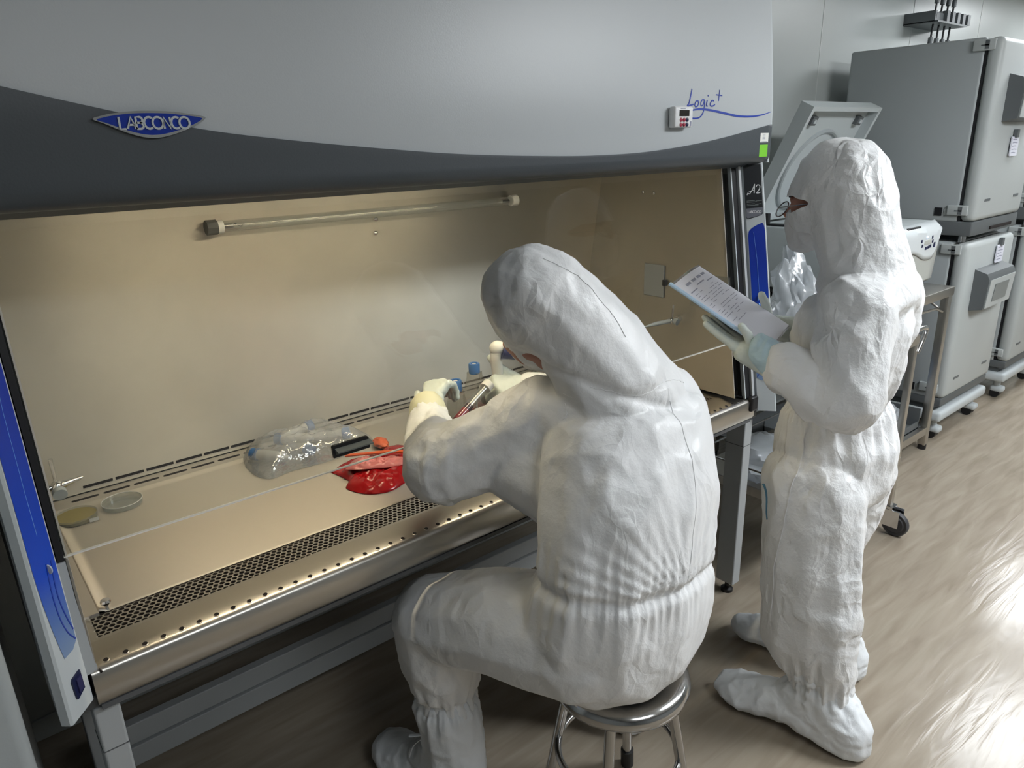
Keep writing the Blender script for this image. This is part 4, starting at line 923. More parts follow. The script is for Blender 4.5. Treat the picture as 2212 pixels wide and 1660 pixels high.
heap([(.575, 1.88), (.575, 1.80), (.60, 1.755), (.66, 1.765), (.76, 1.755), (.86, 1.765), (.93, 1.80), (.91, 1.86), (.88, 1.93), (.85, 1.975), (.78, 1.972), (.68, 1.968), (.60, 1.955)], Zt, .078, 4, .011, 'bag', 'plastic_bag', 'clear crinkled plastic bag holding several blue-capped tubes on the work tray', 'plastic bag', freq=16, sag=.25)
# red bag with orange band
rb = heap([(.735, 1.685), (.745, 1.60), (.72, 1.565), (.745, 1.50), (.80, 1.475), (.88, 1.50), (.96, 1.50), (1.0, 1.60), (.97, 1.70), (.87, 1.70), (.80, 1.71)], Zt, .028, 12, .012, 'redbag', 'red_bag', 'crumpled translucent red plastic bag lying on the work tray near the arm', 'bag', freq=20, sag=.6)
f1 = heap([(.745, 1.615), (.78, 1.585), (.86, 1.54), (.90, 1.55), (.88, 1.585), (.83, 1.62), (.79, 1.65)], Zt + .028, .014, 16, .009, 'pinkfold', 'folded_film', None, None, freq=26, parent=rb)
sm('band', MB().tube(smooth_path([(.80, 1.72, Zt + .018), (.85, 1.66, Zt + .03), (.90, 1.61, Zt + .036), (.93, 1.55, Zt + .036), (.955, 1.50, Zt + .022)], 8), [.006] * 33, 10, flat=.7), 'orange', rb, label='orange edge band')
sm('cotton_scrap', crumple((.925, 1.745, Zt + .012), (.018, .03, .014), 41, .3, 2.2, 3, flat=Zt), 'orange', label='small crumpled orange scrap beside the sleeve on the work tray', cat='scrap')
# flasks: angular culture flask with blue cap
def flask(x, y, z, label, hgt=.15, wd=.085, dp=.036, rot=0, med='pinkm', lean=0):
    r = empty('culture_flask', (x, y, z), label, 'flask', 'blue-capped culture flasks')
    s = hgt / .15; P = [(-wd / 2, 0), (wd / 2, 0), (wd / 2, .075 * s), (.016, .118 * s), (.014, .13 * s), (-.014, .13 * s), (-.016, .118 * s), (-wd / 2, .075 * s)]
    sm('flask_body', MB().prism(P, lambda p: (x + p[0], y - dp / 2, z + p[1]), lambda p: (x + p[0], y + dp / 2, z + p[1])), 'flask', r)
    obj('medium', MB().box(x - wd / 2 + .003, x + wd / 2 - .003, y - dp / 2 + .003, y + dp / 2 - .003, z + .002, z + .04 * s), med, r)
    c_ = sm('cap', MB().lathe([(.0125, .123 * s), (.0175, .126 * s), (.018, .15 * s), (.016, .153 * s), (.011, .153 * s), (.010, .149 * s), (0, .149 * s)], c=(x, y, z), n=32), 'cap', r)
    sm('vent_disc', MB().lathe([(0, .1505 * s), (.006, .1505 * s), (.006, .152 * s), (0, .152 * s)], c=(x, y, z), n=20), 'white', c_)
    obj('label', MB().box(x - wd / 2 + .006, x - wd / 2 + .017, y - dp / 2 - .0008, y - dp / 2 - .0001, z + .045, z + .09), 'lab', r)
    r.rotation_euler = (0, lean, rot); return r
flask(1.272, 1.742, Zt, 'clear angular culture flask with bright blue cap standing behind the pipette', .178, .105, .04, .55)
flask(1.118, 1.625, Zt, 'shorter culture flask with blue cap partly hidden behind the left glove', .185, .07, .035, .4)
# rack of clear tubes at the left glove
rk = empty('tube_rack', (1.06, 1.60, Zt), 'clear plastic rack with stacked glassy tubes under the held pipette', 'rack')
obj('rack_frame', MB().box(1.02, 1.10, 1.57, 1.63, Zt, Zt + .004).box(1.02, 1.10, 1.57, 1.63, Zt + .045, Zt + .048).box(1.02, 1.023, 1.57, 1.63, Zt, Zt + .048).box(1.097, 1.10, 1.57, 1.63, Zt, Zt + .048), 'clear', rk)
for k in range(4): sm('rack_tube', MB().tube([(1.01, 1.578 + .015 * k, Zt + .055), (1.11, 1.578 + .015 * k, Zt + .058)], .0065, 12), 'clear', rk)
sm('dark_cap', MB().lathe([(0, 0), (.019, 0), (.020, .004), (.020, .02), (.018, .024), (0, .024)], c=(1.03, 1.62, Zt + .11), n=28), 'navy', label='dark blue bottle cap seen below the left glove', cat='bottle cap')
sm('medium_bottle', MB().lathe([(0, 0), (.024, 0), (.025, .003), (.025, .08), (.017, .10), (.017, .112), (0, .112)], c=(1.03, 1.62, Zt), n=32), 'flask', label='small clear bottle below the dark blue cap by the left glove', cat='bottle')

# ================================================================== PEOPLE
def person_root(loc, label): return empty('person', loc, label, 'person')
def suit_wrinkle(me, layers, extra=None):
    co, no = get_co(me); d = np.zeros(len(co))
    for f_ in layers: d += f_(co, no)
    if extra: d += extra(co, no)
    set_co(me, co + no * d[:, None])
def seg_dist(p, a, b):
    a, b = np.array(a, float), np.array(b, float); ab = b - a; t = np.clip(((p - a) @ ab) / (ab @ ab), 0, 1)
    return np.linalg.norm(p - (a + t[:, None] * ab), axis=1), t
def ringgather(co, c, axis, w_=.03, depth=.012, pleat=.004, n=40, reach=.16, rad=.4, seed=0):
    """elastic seam: a groove round the limb plus pleats that fan out from it"""
    a = _unit(np.array(axis, float)); c = np.array(c, float); v = co - c; h = v @ a; r = v - h[:, None] * a; rl = np.linalg.norm(r, axis=1)
    u = np.cross(a, [0.3, .2, 1.0]); u = _unit(u); wv = np.cross(a, u); ang = np.arctan2(r @ wv, r @ u); m = (rl < rad)
    wob = noise3(np.stack([ang * 3, h * 9, np.full(len(h), seed)], 1)) * 2.2
    g = -depth * bell(h, w_) + pleat * np.sin(ang * n + wob) * bell(h, reach * .45) + pleat * 1.6 * np.sin(ang * n * .45 + wob * 1.4 + seed) * bell(h, reach)
    return g * m

# ---------------------------------------------------------------- seated person
seated = person_root((.98, .86, .0), 'person in white hooded coverall sitting on the round steel stool, working inside the cabinet')
# joints (metres)
sHL, sHR = (.90, .905, .59), (1.11, .93, .585)
sKL, sKR = (.755, 1.235, .57), (1.22, 1.24, .50)
sAL, sAR = (.790, 1.245, .13), (1.29, 1.14, .15)
sSL, sSR = (.965, 1.075, 1.06), (1.225, .955, 1.045)
sEL, sWL = (.785, 1.215, .955), (.905, 1.455, .985)
sER, sWR = (1.34, 1.24, .93), (1.255, 1.49, .965)
def seated_parts(mb, k=1.0, limbs=True):
    """k scales the girth: 1 for the suit, less for the body inside"""
    def E(c, r): 
        r = r if hasattr(r, '__len__') else (r, r, r); return (c, tuple(x * k for x in r))
    chain(mb, E((1.015, .895, .580), (.225, .165, .105)), E((1.01, .885, .68), (.245, .165, .12)), E((1.01, .87, .80), (.22, .145, .09)), E((1.045, .895, .93), (.225, .155, .12)), E((1.085, .94, 1.04), (.215, .145, .10)))
    mb.bm(hull(E(sSL, .085), E((1.08, .99, 1.09), (.17, .12, .075)), E(sSR, (.085, .085, .085))))
    mb.bm(hull(E((1.085, .955, 1.12), (.15, .11, .07)), E((1.03, .99, 1.22), (.115, .095, .08))))
    # thighs and shins
    chain(mb, E((.90, .905, .625), (.135, .14, .13)), E((.825, 1.06, .615), (.12, .12, .12)), E(sKL, (.10, .10, .095)))
    chain(mb, E(sHR, (.135, .14, .12)), E((1.16, 1.08, .56), (.11, .12, .10)), E(sKR, (.095, .10, .09)))
    chain(mb, E(sKL, (.095, .10, .10)), E((.765, 1.245, .44), (.097, .10, .08)), E((.785, 1.25, .30), (.075, .08, .06)), E((.79, 1.25, .20), .06))
    chain(mb, E(sKR, (.09, .095, .09)), E((1.25, 1.20, .34), (.08, .085, .08)), E(sAR, .06))
    mb.bm(hull(E((.90, 1.11, .965), (.075, .06, .08)), E((1.0, .96, .93), (.13, .12, .13)), E((.98, 1.05, 1.04), .08)))
    # arms
    chain(mb, E(sSL, .092), E((.88, 1.145, .995), (.085, .08, .09)), E(sEL, (.08, .085, .085)))
    chain(mb, E(sEL, (.083, .083, .085)), E((.84, 1.33, .965), (.062, .062, .066)), E((.885, 1.415, .985), (.045, .045, .048)))
    chain(mb, E(sSR, .092), E((1.30, 1.09, .985), .075), E(sER, .07), E((1.29, 1.41, .95), .052), E((1.265, 1.465, .96), .045))
# coverall
mb = MB(); seated_parts(mb)
mb.bm(hull(((.925, 1.06, 1.335), (.10, .11, .10)), ((.953, 1.07, 1.27), (.086, .092, .09)), ((1.0, 1.088, 1.198), (.05, .05, .042))))     # hood over the head
mb.bm(hull(((.935, 1.05, 1.34), (.10, .10, .095)), ((1.03, .99, 1.235), (.11, .10, .08)), ((1.06, .97, 1.17), (.125, .115, .07))))       # hood falling to the nape
me = fuse('coverall', mb, .005, 18, .5)
FC = np.array((.96, 1.148, 1.215))
def seat_w(co, no):
    sg = lambda q, s: 1 / (1 + np.exp(np.clip(q / s, -40, 40)))
    z = co[:, 2]; head = 1 / (1 + np.exp(-(z - 1.19) / .02)) * sg(.93 - co[:, 1], .015)
    arm, _ = seg_dist(co, sSL, sEL); fa, _ = seg_dist(co, sEL, sWL); th, _ = seg_dist(co, sHL, sKL); shn, _ = seg_dist(co, sKL, sAL)
    wa, wf, wt, ws = bell(arm, .10), bell(fa, .09), bell(th, .13) * sg(z - .74, .02), bell(shn, .12) * sg(z - .49, .02)
    back = np.clip(1 - wa - wf - wt - ws - head, 0, 1); up_ = bell(z - 1.10, .10) * back; lowb = bell(z - .80, .16) * back
    d = back * (.0035 * folds(co, (.3, .1, -1), 7, 4, 1) + .0022 * worley(co, 6, 3))
    d += up_ * (.0048 * worley(co, 11, 5) + .004 * folds(co, (1, .2, .3), 16, 5, 8))
    d += lowb * (.003 * folds(co, (.35, .1, 1), 26, 6, 40))
    d += head * (.003 * folds(co, (-.2, .3, -1), 20, 6, 9) + .0032 * worley(co, 12, 10))
    d += wa * (.008 * folds(co, (.1, .3, 1), 15, 3.5, 12) + .005 * worley(co, 14, 13)) + wf * (.007 * worley(co, 15, 14) + .004 * folds(co, (1, .2, 0), 18, 3, 15))
    d += wt * (.0065 * folds(co, (-.75, .1, .75), 13, 6, 16) + .0025 * worley(co, 9, 19)) + ws * (.009 * worley(co, 11, 17))
    return d
def seat_extra(co, no):
    g = ringgather(co, (1.0, .868, .775), (.10, .04, 1), .014, .012, .0012, 90, .08, .34, 1) * (co[:, 2] > .5)
    g += ringgather(co, (.785, 1.25, .335), (0, 0, 1), .018, .012, .003, 34, .07, .13, 2)
    g += ringgather(co, (.885, 1.415, .985), np.array(sWL) - np.array(sEL), .012, .005, .002, 22, .04, .09, 3)
    fan = np.arctan2(co[:, 0] - 1.02, np.maximum(co[:, 2] - .74, .001)); fz = co[:, 2] - .79
    g += .0022 * np.sin(fan * 46 + 2.2 * noise3(co * 5)) * np.exp(-np.abs(fz) / .10) * (co[:, 2] > .79) * (co[:, 1] < .86) * np.clip(fz / .02, 0, 1)
    g -= .010 * bell(np.abs((co - np.array((1.0, .95, 1.165))) @ _unit(np.array((.35, -.2, 1.0)))), .010) * (co[:, 1] < 1.16) * (co[:, 2] > 1.08) * .6      # collar seam
    g += .0022 * bell(seg_dist(co, (1.17, .74, 1.1), (1.06, .69, .80))[0], .008) * 0
    return g
suit_wrinkle(me, [seat_w], seat_extra)
cut(me, lambda co: (np.linalg.norm((co - FC) / np.array((.034, .045, .02)), axis=1) < 1))
soften_rim(me); cvr = obj('coverall', me, 'suit', seated, smooth=True)
# body inside: one continuous figure with head, face and hands
mb = MB(); seated_parts(mb, .72)
mb.bm(hull(((.925, 1.06, 1.335), (.075, .085, .08)), ((.94, 1.075, 1.26), (.065, .08, .08)), ((.975, 1.095, 1.20), (.035, .04, .03))))
mb.bm(hull(((.94, 1.05, 1.25), .055), ((1.03, .99, 1.16), .06)))
mb.bm(hull(((.94, 1.14, 1.235), .012), ((.935, 1.155, 1.215), .013)))
obj('body', fuse('body', mb, .006, 3), 'skin', seated, smooth=True)
# face mask
mb = MB(); mb.bm(hull(((.965, 1.140, 1.198), (.03, .022, .022)), ((.99, 1.118, 1.175), (.04, .035, .022))))
mk = fuse('m', mb, .004, 4); suit_wrinkle(mk, [lambda c, n: .0016 * ridged(c, 40, 2)]); obj('face_mask', mk, 'mask', seated, smooth=True)
# hood shoulder seam stitches are modelled as a thin raised back seam
def seam(name, pts, parent, m_='suit', r=.0011):
    """thin welt laid on the suit surface by projecting onto the nearest point"""
    from mathutils.bvhtree import BVHTree
    mo = cvr.data if parent is seated else cvr2.data; off = Vector(world_loc(parent)); v = [x.co + off for x in mo.vertices]; bv = BVHTree.FromPolygons(v, [p.vertices[:] for p in mo.polygons])
    out = []
    for p in smooth_path(pts, 14):
        h = bv.find_nearest(Vector(p)); out.append(h[0] + h[1] * .0001)
    return sm(name, MB().tube(out, r, 6), m_, parent)
seam('back_seam', [(1.10, .83, 1.12), (1.09, .78, 1.04), (1.06, .74, .93), (1.02, .72, .80)], seated)
seam('shoulder_seam', [(.94, .98, 1.15), (1.02, .90, 1.16), (1.12, .88, 1.15), (1.2, .9, 1.12)], seated)
seam('hood_seam', [(.90, .99, 1.43), (.95, .94, 1.40), (1.0, .91, 1.33), (1.02, .90, 1.26)], seated)
seam('sleeve_seam', [(.99, .95, .93), (.97, .98, 1.0), (.99, 1.0, 1.08), (1.0, 1.03, 1.13)], seated)
# gloves
def glove(name, parent, args, m_='glove', cuffs=None, seed=0, sc=1.0, kw={}):
    mb = MB(); hand(mb, *args, sc=sc, **kw); 
    if cuffs: mb.bm(hull(*cuffs))
    g = fuse('glove', mb, .0028, 5, .4); suit_wrinkle(g, [lambda c, n: .0011 * folds(c, (.3, 1, 0), 45, 2.5, seed) + .0006 * ridged(c, 90, seed)])
    return obj(name, g, m_, parent, smooth=True)
glove('left_glove', seated, ((.902, 1.44, 1.0), (.60, .40, .38), (-.50, -.05, .86), 1, (.62, .68, .75, .8)), cuffs=(((.905, 1.445, 1.005), (.036, .034, .034)), ((.885, 1.41, .985), (.046, .046, .046))), sc=.98)
sm('cuff_band', MB().bm(hull(((.893, 1.425, .992), (.050, .048, .052)), ((.900, 1.438, 1.0), (.046, .044, .047)))), 'cuff', seated)
glove('right_glove', seated, ((1.255, 1.475, .975), (-.85, .25, .05), (.05, -.5, .85), -1, (.75, .85, .95, 1.0)), cuffs=(((1.262, 1.475, .972), (.034, .034, .03)), ((1.29, 1.465, .962), (.042, .042, .04))), sc=1.0, kw=dict(thumb=(.75, .5, .3), tcurl=-.2), seed=4)
# boot covers
def boot(parent, heel, toe, ankle, topz, rt=.062, rs=.07, m_='boot', toe_r=None, seed=0, amp=.004, gather=None, shaft=None):
    mb = MB(); heel, toe, ankle = Vector(heel), Vector(toe), Vector(ankle); mid = (heel * .45 + toe * .55); mid.z = heel.z + .02
    mb.bm(hull((heel, (.055, .055, .045)), (mid, (.058, .058, .045)), (Vector((heel.x, heel.y, .004 + .012)), (.056, .056, .012)))); mb.bm(hull((mid, (.058, .058, .05)), (toe, toe_r or (.055, .06, .035))))
    mb.bm(hull((heel + Vector((0, 0, .02)), (.056, .056, .05)), (mid + Vector((0, 0, .01)), (.05, .05, .045)), (ankle, (rs, rs, .05))))
    if shaft: mb.bm(hull((ankle, (rs, rs, .04)), (shaft, (rs * 1.03, rs * 1.03, .03))))
    g = fuse('boot', mb, .0045, 6); 
    def wr(c, n):
        d = amp * ridged(c, 15, seed) + amp * .5 * ridged(c, 33, seed + 3) + amp * .6 * folds(c, (.3, .8, .2), 14, 4, seed)
        if gather: d += ringgather(c, gather, (0, 0, 1), .012, .008, .003, 30, .05, .2, seed)
        return d * np.clip(c[:, 2] / .03, 0, 1)
    suit_wrinkle(g, [wr]); co, _ = get_co(g); co[:, 2] = np.maximum(co[:, 2], .002); set_co(g, co)
    return obj('boot_cover', g, m_, parent, smooth=True)
bt = boot(seated, (.785, 1.20, .05), (.715, 1.43, .045), (.785, 1.235, .17), .33, rs=.078, shaft=(.775, 1.245, .31), gather=(.775, 1.245, .315), toe_r=(.06, .065, .045), seed=2)
boot(seated, (1.30, 1.10, .05), (1.33, 1.28, .045), (1.29, 1.14, .14), .3, rs=.06, shaft=(1.28, 1.16, .24), seed=5)
sm('tie_string', MB().tube(smooth_path([(.715, 1.25, .235), (.70, 1.27, .225), (.685, 1.285, .222)], 6), .005, 6, flat=.35), 'boot', bt); sm('tie_string', MB().tube(smooth_path([(.72, 1.26, .22), (.70, 1.29, .18), (.69, 1.30, .14)], 6), .005, 6, flat=.35), 'boot', bt)

# pipette gun held in the right glove, and a serological pipette of red liquid
pg = empty('pipette_gun', (1.19, 1.53, .97), 'white handheld pipette controller with dark blue nozzle gripped in the right glove', 'pipette controller')
sm('handle', MB().tube(smooth_path([(1.205, 1.53, .94), (1.20, 1.53, 1.0), (1.195, 1.53, 1.05), (1.20, 1.53, 1.075)], 6), [.017 + .004 * i / 18 for i in range(19)], 20, flat=.8), 'frost', pg)
sm('head', MB().ball((1.202, 1.53, 1.078), (.024, .024, .022), 3), 'frost', pg)
sm('nozzle', MB().tube(smooth_path([(1.205, 1.515, 1.07), (1.225, 1.505, 1.064), (1.245, 1.497, 1.055), (1.262, 1.49, 1.045)], 6), [.021 - .0006 * i for i in range(19)], 20), 'navy_rub', pg)
pp_ = empty('serological_pipette', (1.05, 1.52, .9), 'clear tube holding red liquid with a dark plunger, slanting between the two gloves', 'pipette')
pa, pb = Vector((1.138, 1.50, .990)), Vector((1.0, 1.47, .925)); dv = (pb - pa).normalized()
sm('barrel', MB().tube([pa, pa + dv * .19], .0125, 20, caps=False), 'clear', pp_); sm('barrel_collar', MB().cyl(pa - dv * .008, pa + dv * .012, .0165), 'frost', pp_)
sm('plunger', MB().cyl(pa + dv * .085, pa + dv * .102, .0115), 'darkl', pp_); sm('red_liquid', MB().cyl(pa + dv * .103, pa + dv * .145, .0112), 'redl', pp_)
sm('plunger_rod', MB().cyl(pa, pa + dv * .085, .004), 'frost', pp_)

# ---------------------------------------------------------------- stool
so = empty('stool', (.94, .80, 0), 'round polished steel stool with splayed tube legs under the seated person', 'stool')
sx, sy, szz = 1.035, .905, .476
sm('seat', MB().lathe([(0, -.012), (.05, -.011), (.11, -.005), (.132, 0), (.146, -.003), (.157, -.014), (.160, -.026), (.156, -.040), (.144, -.050), (.133, -.052), (.133, -.046), (0, -.044)], c=(sx, sy, szz), n=72), 'stool', so)
ra = math.radians(-147)
for k in range(4):
    a = ra + k * math.pi / 2; tpp = Vector((sx + .115 * math.cos(a), sy + .115 * math.sin(a), szz - .045)); bt_ = Vector((sx + .185 * math.cos(a), sy + .185 * math.sin(a), .02))
    l_ = sm('leg', MB().cyl(tpp, bt_, .0125, 20), 'stool', so); sm('foot', MB().cyl(bt_ + (tpp - bt_) * .10, bt_ - (tpp - bt_).normalized() * .018, .017, 16), 'rubber', l_)
zr = .24; rr_ = .115 + (.07) * (szz - .045 - zr) / (szz - .065) - .004
sm('foot_ring', MB().tube([(sx + rr_ * math.cos(a), sy + rr_ * math.sin(a), zr) for a in [2 * math.pi * k / 60 for k in range(60)]], .0085, 12, closed=True), 'stool', so)
sm('spindle', MB().cyl((sx, sy, szz - .05), (sx, sy, .30), .013), 'stool', so)

# ---------------------------------------------------------------- standing person
stand_ = person_root((1.80, .80, 0), 'person standing in crinkled white hooded coverall, mask and glasses, reading a folder')
cX = 1.815
def stand_parts(mb, k=1.0):
    def E(c, r):
        r = r if hasattr(r, '__len__') else (r, r, r); return (c, tuple(x * k for x in r))
    chain(mb, E((cX, .838, .74), (.16, .15, .10)), E((cX, .836, .84), (.16, .148, .10)), E((cX, .845, .945), (.145, .122, .07)), E((cX, .84, 1.06), (.15, .14, .10)), E((cX, .828, 1.17), (.15, .135, .09)))
    mb.bm(hull(E((1.685, .765, 1.225), .072), E((cX, .80, 1.25), (.12, .11, .075)), E((1.95, .80, 1.23), .075)))
    mb.bm(hull(E((cX, .81, 1.26), (.125, .115, .07)), E((cX, .81, 1.34), (.095, .09, .065))))
    # legs
    chain(mb, E((1.71, .835, .73), (.10, .135, .11)), E((1.69, .81, .56), (.09, .130, .10)), E((1.68, .79, .42), (.085, .128, .085)), E((1.68, .785, .28), (.085, .128, .075)), E((1.685, .735, .165), (.062, .082, .04)))
    chain(mb, E((1.90, .845, .73), (.10, .14, .11)), E((1.91, .87, .56), (.09, .12, .10)), E((1.93, .90, .41), (.085, .115, .09)), E((1.945, .90, .27), (.08, .11, .075)), E((1.95, .84, .165), (.062, .078, .04)))
    # arms
    chain(mb, E((1.68, .762, 1.225), (.074, .082, .075)), E((1.642, .74, 1.12), (.07, .084, .085)), E((1.615, .735, 1.02), (.066, .08, .072)))
    chain(mb, E((1.615, .735, 1.02), (.066, .08, .07)), E((1.602, .80, 1.035), (.062, .062, .066)), E((1.588, .88, 1.08), (.056, .042, .056)))
    chain(mb, E((1.955, .80, 1.225), .075), E((1.975, .81, 1.12), .072), E((1.965, .85, 1.02), .07), E((1.90, .93, 1.07), .055), E((1.85, .97, 1.10), .046))
mb = MB(); stand_parts(mb)
mb.bm(hull(((1.81, .90, 1.505), (.10, .118, .115)), ((1.81, .935, 1.455), (.09, .098, .09)), ((1.81, .95, 1.385), (.06, .05, .04))))
mb.bm(hull(((1.81, .885, 1.49), (.10, .11, .11)), ((1.81, .83, 1.38), (.095, .09, .07)), ((cX, .81, 1.30), (.12, .10, .06))))
me = fuse('coverall', mb, .005, 14, .5)
def st_w(co, no):
    z = co[:, 2]; head = 1 / (1 + np.exp(-(z - 1.33) / .02)); low = 1 / (1 + np.exp((z - .80) / .05))
    arm, _ = seg_dist(co, (1.668, .82, 1.235), (1.612, .745, 1.015)); fa, _ = seg_dist(co, (1.612, .745, 1.015), (1.588, .885, 1.085)); wa = bell(arm, .10); wf = bell(fa, .08)
    bod = np.clip(1 - head - low * .6, 0, 1)
    d = bod * (.0055 * worley(co, 6, 21) + .0018 * worley(co, 15, 22) + .006 * folds(co, (.2, .75, .6), 12, 4, 23))
    d += head * (.004 * worley(co, 8, 24) + .0018 * worley(co, 20, 25) + .004 * folds(co, (.1, -.5, -.8), 13, 4, 26))
    d += low * (.010 * folds(co, (.1, -.2, 1), 8, 4.5, 27) + .005 * worley(co, 6, 28) + .0012 * worley(co, 17, 29))
    d += wa * (.010 * folds(co, (0, .85, -.5), 13, 4, 30)) + wf * .007 * folds(co, (1, 0, .6), 18, 3, 31)
    return d
def st_extra(co, no):
    g = ringgather(co, (cX, .85, .945), (0, .12, 1), .022, .010, .003, 50, .10, .26, 5)
    g += ringgather(co, (1.685, .75, .185), (0, 0, 1), .018, .006, .004, 26, .06, .12, 6) + ringgather(co, (1.95, .85, .185), (0, 0, 1), .018, .006, .004, 26, .06, .12, 7)
    kn = co[:, 2] - (.42 + .1 * (co[:, 1] - .86)); g += .010 * np.exp(-(kn / .03) ** 2) * (noise3(co * 14 + 3) > -.05) * .6
    return g
suit_wrinkle(me, [st_w], st_extra)
EYE = np.array((1.79, 1.035, 1.452))
cut(me, lambda co: (np.abs((co[:, 2] - 1.452) + .12 * (co[:, 1] - 1.03)) < .018 * np.clip((co[:, 1] - .925) / .06, 0, 1)) & (co[:, 0] < 1.90))
soften_rim(me); cvr2 = obj('coverall', me, 'suit2', stand_, smooth=True)
# body with head and hands
mb = MB(); stand_parts(mb, .7)
hc = (1.81, .915, 1.475)
mb.bm(hull(((1.81, .90, 1.50), (.08, .098, .085)), ((1.81, .945, 1.45), (.080, .075, .07)), ((1.81, .965, 1.385), (.035, .04, .03))))
mb.bm(hull(((1.81, 1.015, 1.455), .010), ((1.81, 1.035, 1.425), .013), ((1.81, 1.012, 1.415), .015)))            # nose
mb.bm(hull(((1.78, 1.005, 1.468), .012), ((1.84, 1.005, 1.468), .012)))                                          # brow
mb.bm(hull(((1.735, .91, 1.455), (.008, .018, .028)), ((1.74, .905, 1.44), (.008, .012, .02)))); mb.bm(hull(((1.885, .91, 1.455), (.008, .018, .028)), ((1.88, .905, 1.44), (.008, .012, .02))))
mb.bm(hull(((1.81, .90, 1.40), .05), ((1.815, .85, 1.28), .055)))
PA, PB = Vector((1.50, 1.168, 1.263)), Vector((1.70, 1.229, 1.284)); PD = Vector((.296, -.814, -.5)).normalized(); PU = (PB - PA).normalized(); PD = (PD - PU * PD.dot(PU)).normalized(); PN = PU.cross(PD).normalized()
if PN.z < 0: PN = -PN
obj('body', fuse('body', mb, .0055, 3), 'skin', stand_, smooth=True)
for sx_ in (1.782, 1.838):
    e = sm('eye', MB().ball((sx_, .998, 1.455), .0125, 3), 'eye', stand_); sm('iris', MB().ball((sx_, 1.0065, 1.4525), .006, 2), 'hair', e)
    sm('eyebrow', MB().tube([(sx_ - .018, 1.008, 1.474), (sx_, 1.014, 1.478), (sx_ + .018, 1.008, 1.474)], .0035, 6), 'hair', stand_)
sm('hair', MB().bm(hull(((1.81, .90, 1.515), (.080, .10, .080)), ((1.81, .90, 1.48), (.081, .08, .05)))), 'hair', stand_)
# mask
mb = MB(); mb.bm(hull(((1.81, 1.0, 1.43), (.045, .025, .018)), ((1.81, 1.012, 1.40), (.035, .02, .025)), ((1.81, .985, 1.355), (.045, .035, .025)), ((1.81, .94, 1.385), (.07, .04, .035))))
mk = fuse('m', mb, .004, 5); suit_wrinkle(mk, [lambda c, n: .003 * ridged(c, 24, 2) + .0015 * ridged(c, 50, 6)]); obj('face_mask', mk, 'mask', stand_, smooth=True)
# spectacles
sp = empty('eyeglasses', (1.81, 1.035, 1.44), 'round metal-framed glasses on the standing person', 'glasses'); bpy.data.objects.remove(sp)
gl = None
for gx in (1.778, 1.842):
    c = Vector((gx, 1.034, 1.440)); u = Vector((1, 0, 0)); v = Vector((0, -.42, .9)).normalized()
    pts = [c + u * .024 * math.cos(a) + v * .0215 * math.sin(a) for a in [2 * math.pi * k / 32 for k in range(32)]]
    if gl is None: gl = sm('eyeglasses', MB().tube(pts, .0016, 8, closed=True).tube([c + u * .024, c + u * .032 + Vector((0, .004, .003)), c + u * .040], .0014, 6).tube([pts[0] + u * 0 + (pts[16] - pts[0]) * 1.0, Vector((1.735, 1.02, 1.448)), Vector((1.728, .93, 1.462))], .0015, 6), 'frame', stand_)
    else: sm('lens_rim', MB().tube(pts, .0016, 8, closed=True).tube([c + u * .024, Vector((1.885, 1.02, 1.448)), Vector((1.892, .93, 1.462))], .0015, 6), 'frame', gl)
    sm('lens', MB().add([p for p in pts], [tuple(range(32))]), 'lens', gl)
# gloves: near hand with long pale blue cuff
WL = PA + PD * .305 + PU * .026 - PN * .042; WR = PA + PU * .215 + PD * .262 - PN * .032
lg_ = glove('left_glove', stand_, (tuple(WL), tuple(-PD), tuple(-PN), -1, (.04, .06, .10, .12)), kw=dict(thumb=(.70, .10, -.75), tcurl=.45), sc=1.0, seed=6, cuffs=((tuple(WL + PD * .01), (.036, .03, .036)), (tuple(WL - PD * .05 - PU * .02), (.030, .034, .030)), (tuple(WL - PD * .05 + PU * .02 - PN * .01), (.030, .034, .024))))
mb = MB(); chain(mb, ((1.577, .945, 1.116), (.033, .02, .040)), ((1.584, .905, 1.092), (.042, .032, .046)), ((1.590, .875, 1.072), (.046, .03, .050)))
gc = fuse('g', mb, .003, 4); suit_wrinkle(gc, [lambda c, n: .0028 * folds(c, (1, .1, .6), 40, 2.2, 3) + .0015 * ridged(c, 60, 5)]); obj('glove_cuff', gc, 'glove_blue', lg_, smooth=True, label='pale blue glove cuff')
glove('right_glove', stand_, (tuple(WR), tuple(-PD - PU * .15), tuple(-PN), 1, (.03, .05, .06, .08)), kw=dict(thumb=(.45, -.45, -.75), tcurl=.2), sc=1.0, seed=8, cuffs=((tuple(WR), (.034, .034, .03)), ((1.845, .975, 1.10), (.044, .044, .044))))
boot(stand_, (1.685, .64, .052), (1.625, .935, .042), (1.688, .735, .15), .2, rs=.072, toe_r=(.068, .08, .036), seed=11, amp=.005, gather=(1.685, .745, .185), shaft=(1.685, .745, .20))
boot(stand_, (1.975, .79, .05), (1.90, 1.08, .045), (1.955, .835, .15), .2, rs=.068, toe_r=(.055, .065, .032), seed=14, amp=.005, gather=(1.95, .84, .185), shaft=(1.95, .84, .20))
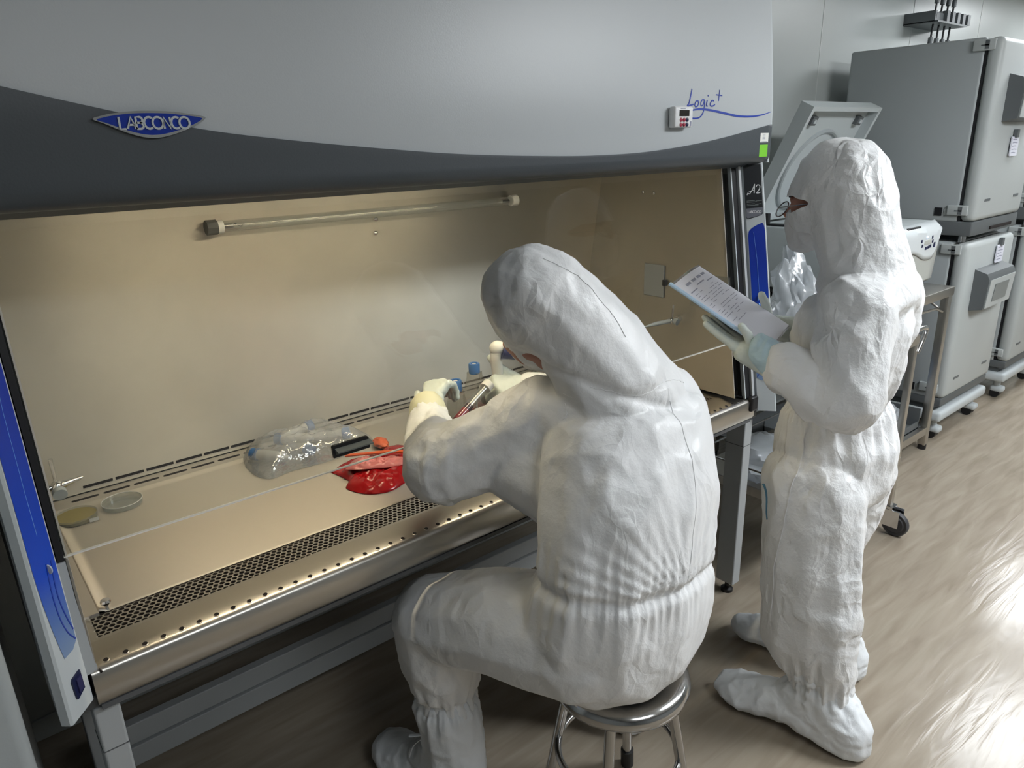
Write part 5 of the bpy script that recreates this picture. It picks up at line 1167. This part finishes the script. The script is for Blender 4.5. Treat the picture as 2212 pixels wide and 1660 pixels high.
# blue mark on the thigh
from mathutils.bvhtree import BVHTree
off = world_loc(stand_); bv = BVHTree.FromPolygons([v.co + off for v in cvr2.data.vertices], [p.vertices[:] for p in cvr2.data.polygons])
def onsuit(p): h = bv.find_nearest(Vector(p)); return h[0] + h[1] * .0015
mkp = [onsuit(p) for p in smooth_path([(1.62, .945, .725), (1.62, .935, .72), (1.62, .925, .705), (1.62, .915, .67), (1.62, .905, .635)], 6)]
sm('blue_mark', MB().tube(mkp, [.005 - .0028 * i / (len(mkp) - 1) for i in range(len(mkp))], 8, flat=.5), 'tint', stand_)
def welt(pts, r=.0015):
    return sm('front_seam', MB().tube([onsuit(p) for p in smooth_path(pts, 14)], r, 6), 'suit2', stand_)
welt([(1.60, .84, .92), (1.60, .84, .75), (1.60, .85, .55), (1.60, .85, .35)])

# ---------------------------------------------------------------- folder held by the standing person
fd = empty('document_folder', tuple(PA + PD * .3), 'clear document folder with blue spine holding a printed white sheet, held in both gloves', 'folder')
def PP(u, d, h): return PA + PU * u + PD * d + PN * h
def sheet(u0, u1, d0, d1, h0, h1, bend=0):
    n = 12; rows = []
    top_ = [[PP(u0 + (u1 - u0) * i / n, d0 + (d1 - d0) * j / n, h1 + bend * math.sin(math.pi * i / n)) for j in range(n + 1)] for i in range(n + 1)]
    return MB().grid(top_)
obj('paper_sheet', sheet(.004, .198, .006, .296, 0, .0015, .006), 'paper', fd, solid=.0012)
obj('clear_cover', sheet(.002, .212, -.002, .300, 0, -.003, .006), 'folder_clear', fd, solid=.0008)
spn = MB(); spn.tube([PP(-.002, -.004, 0), PP(-.002, .15, 0), PP(-.002, .30, 0)], .0075, 10, flat=.7); sm('spine', spn, 'folder', fd)
tx = MB(); rnd = random.Random(4)
fpp = lambda a, b, h: PP(a, b, .0028 + .006 * math.sin(math.pi * min(1, max(0, (a - .004) / .194))) + h)
for k in range(4): # heading blocks
    ribbon(tx, [(.035 + .036 * k, .030), (.035 + .036 * k + .026, .030)], .0075, fpp, 0, .0003)
ribbon(tx, [(.07, .047), (.12, .047)], .0035, fpp, 0, .0003); ribbon(tx, [(.015, .055), (.055, .055)], .003, fpp, 0, .0003); ribbon(tx, [(.13, .055), (.18, .055)], .003, fpp, 0, .0003)
d = .068
while d < .2:
    u = .016
    while u < .15:
        w_ = rnd.uniform(.012, .04)
        if rnd.random() < .8: ribbon(tx, [(u, d), (min(u + w_, .185), d)], .0016, fpp, 0, .0002)
        u += w_ + rnd.uniform(.004, .02)
    d += .0088
obj('printed_text', tx, 'ink', fd)
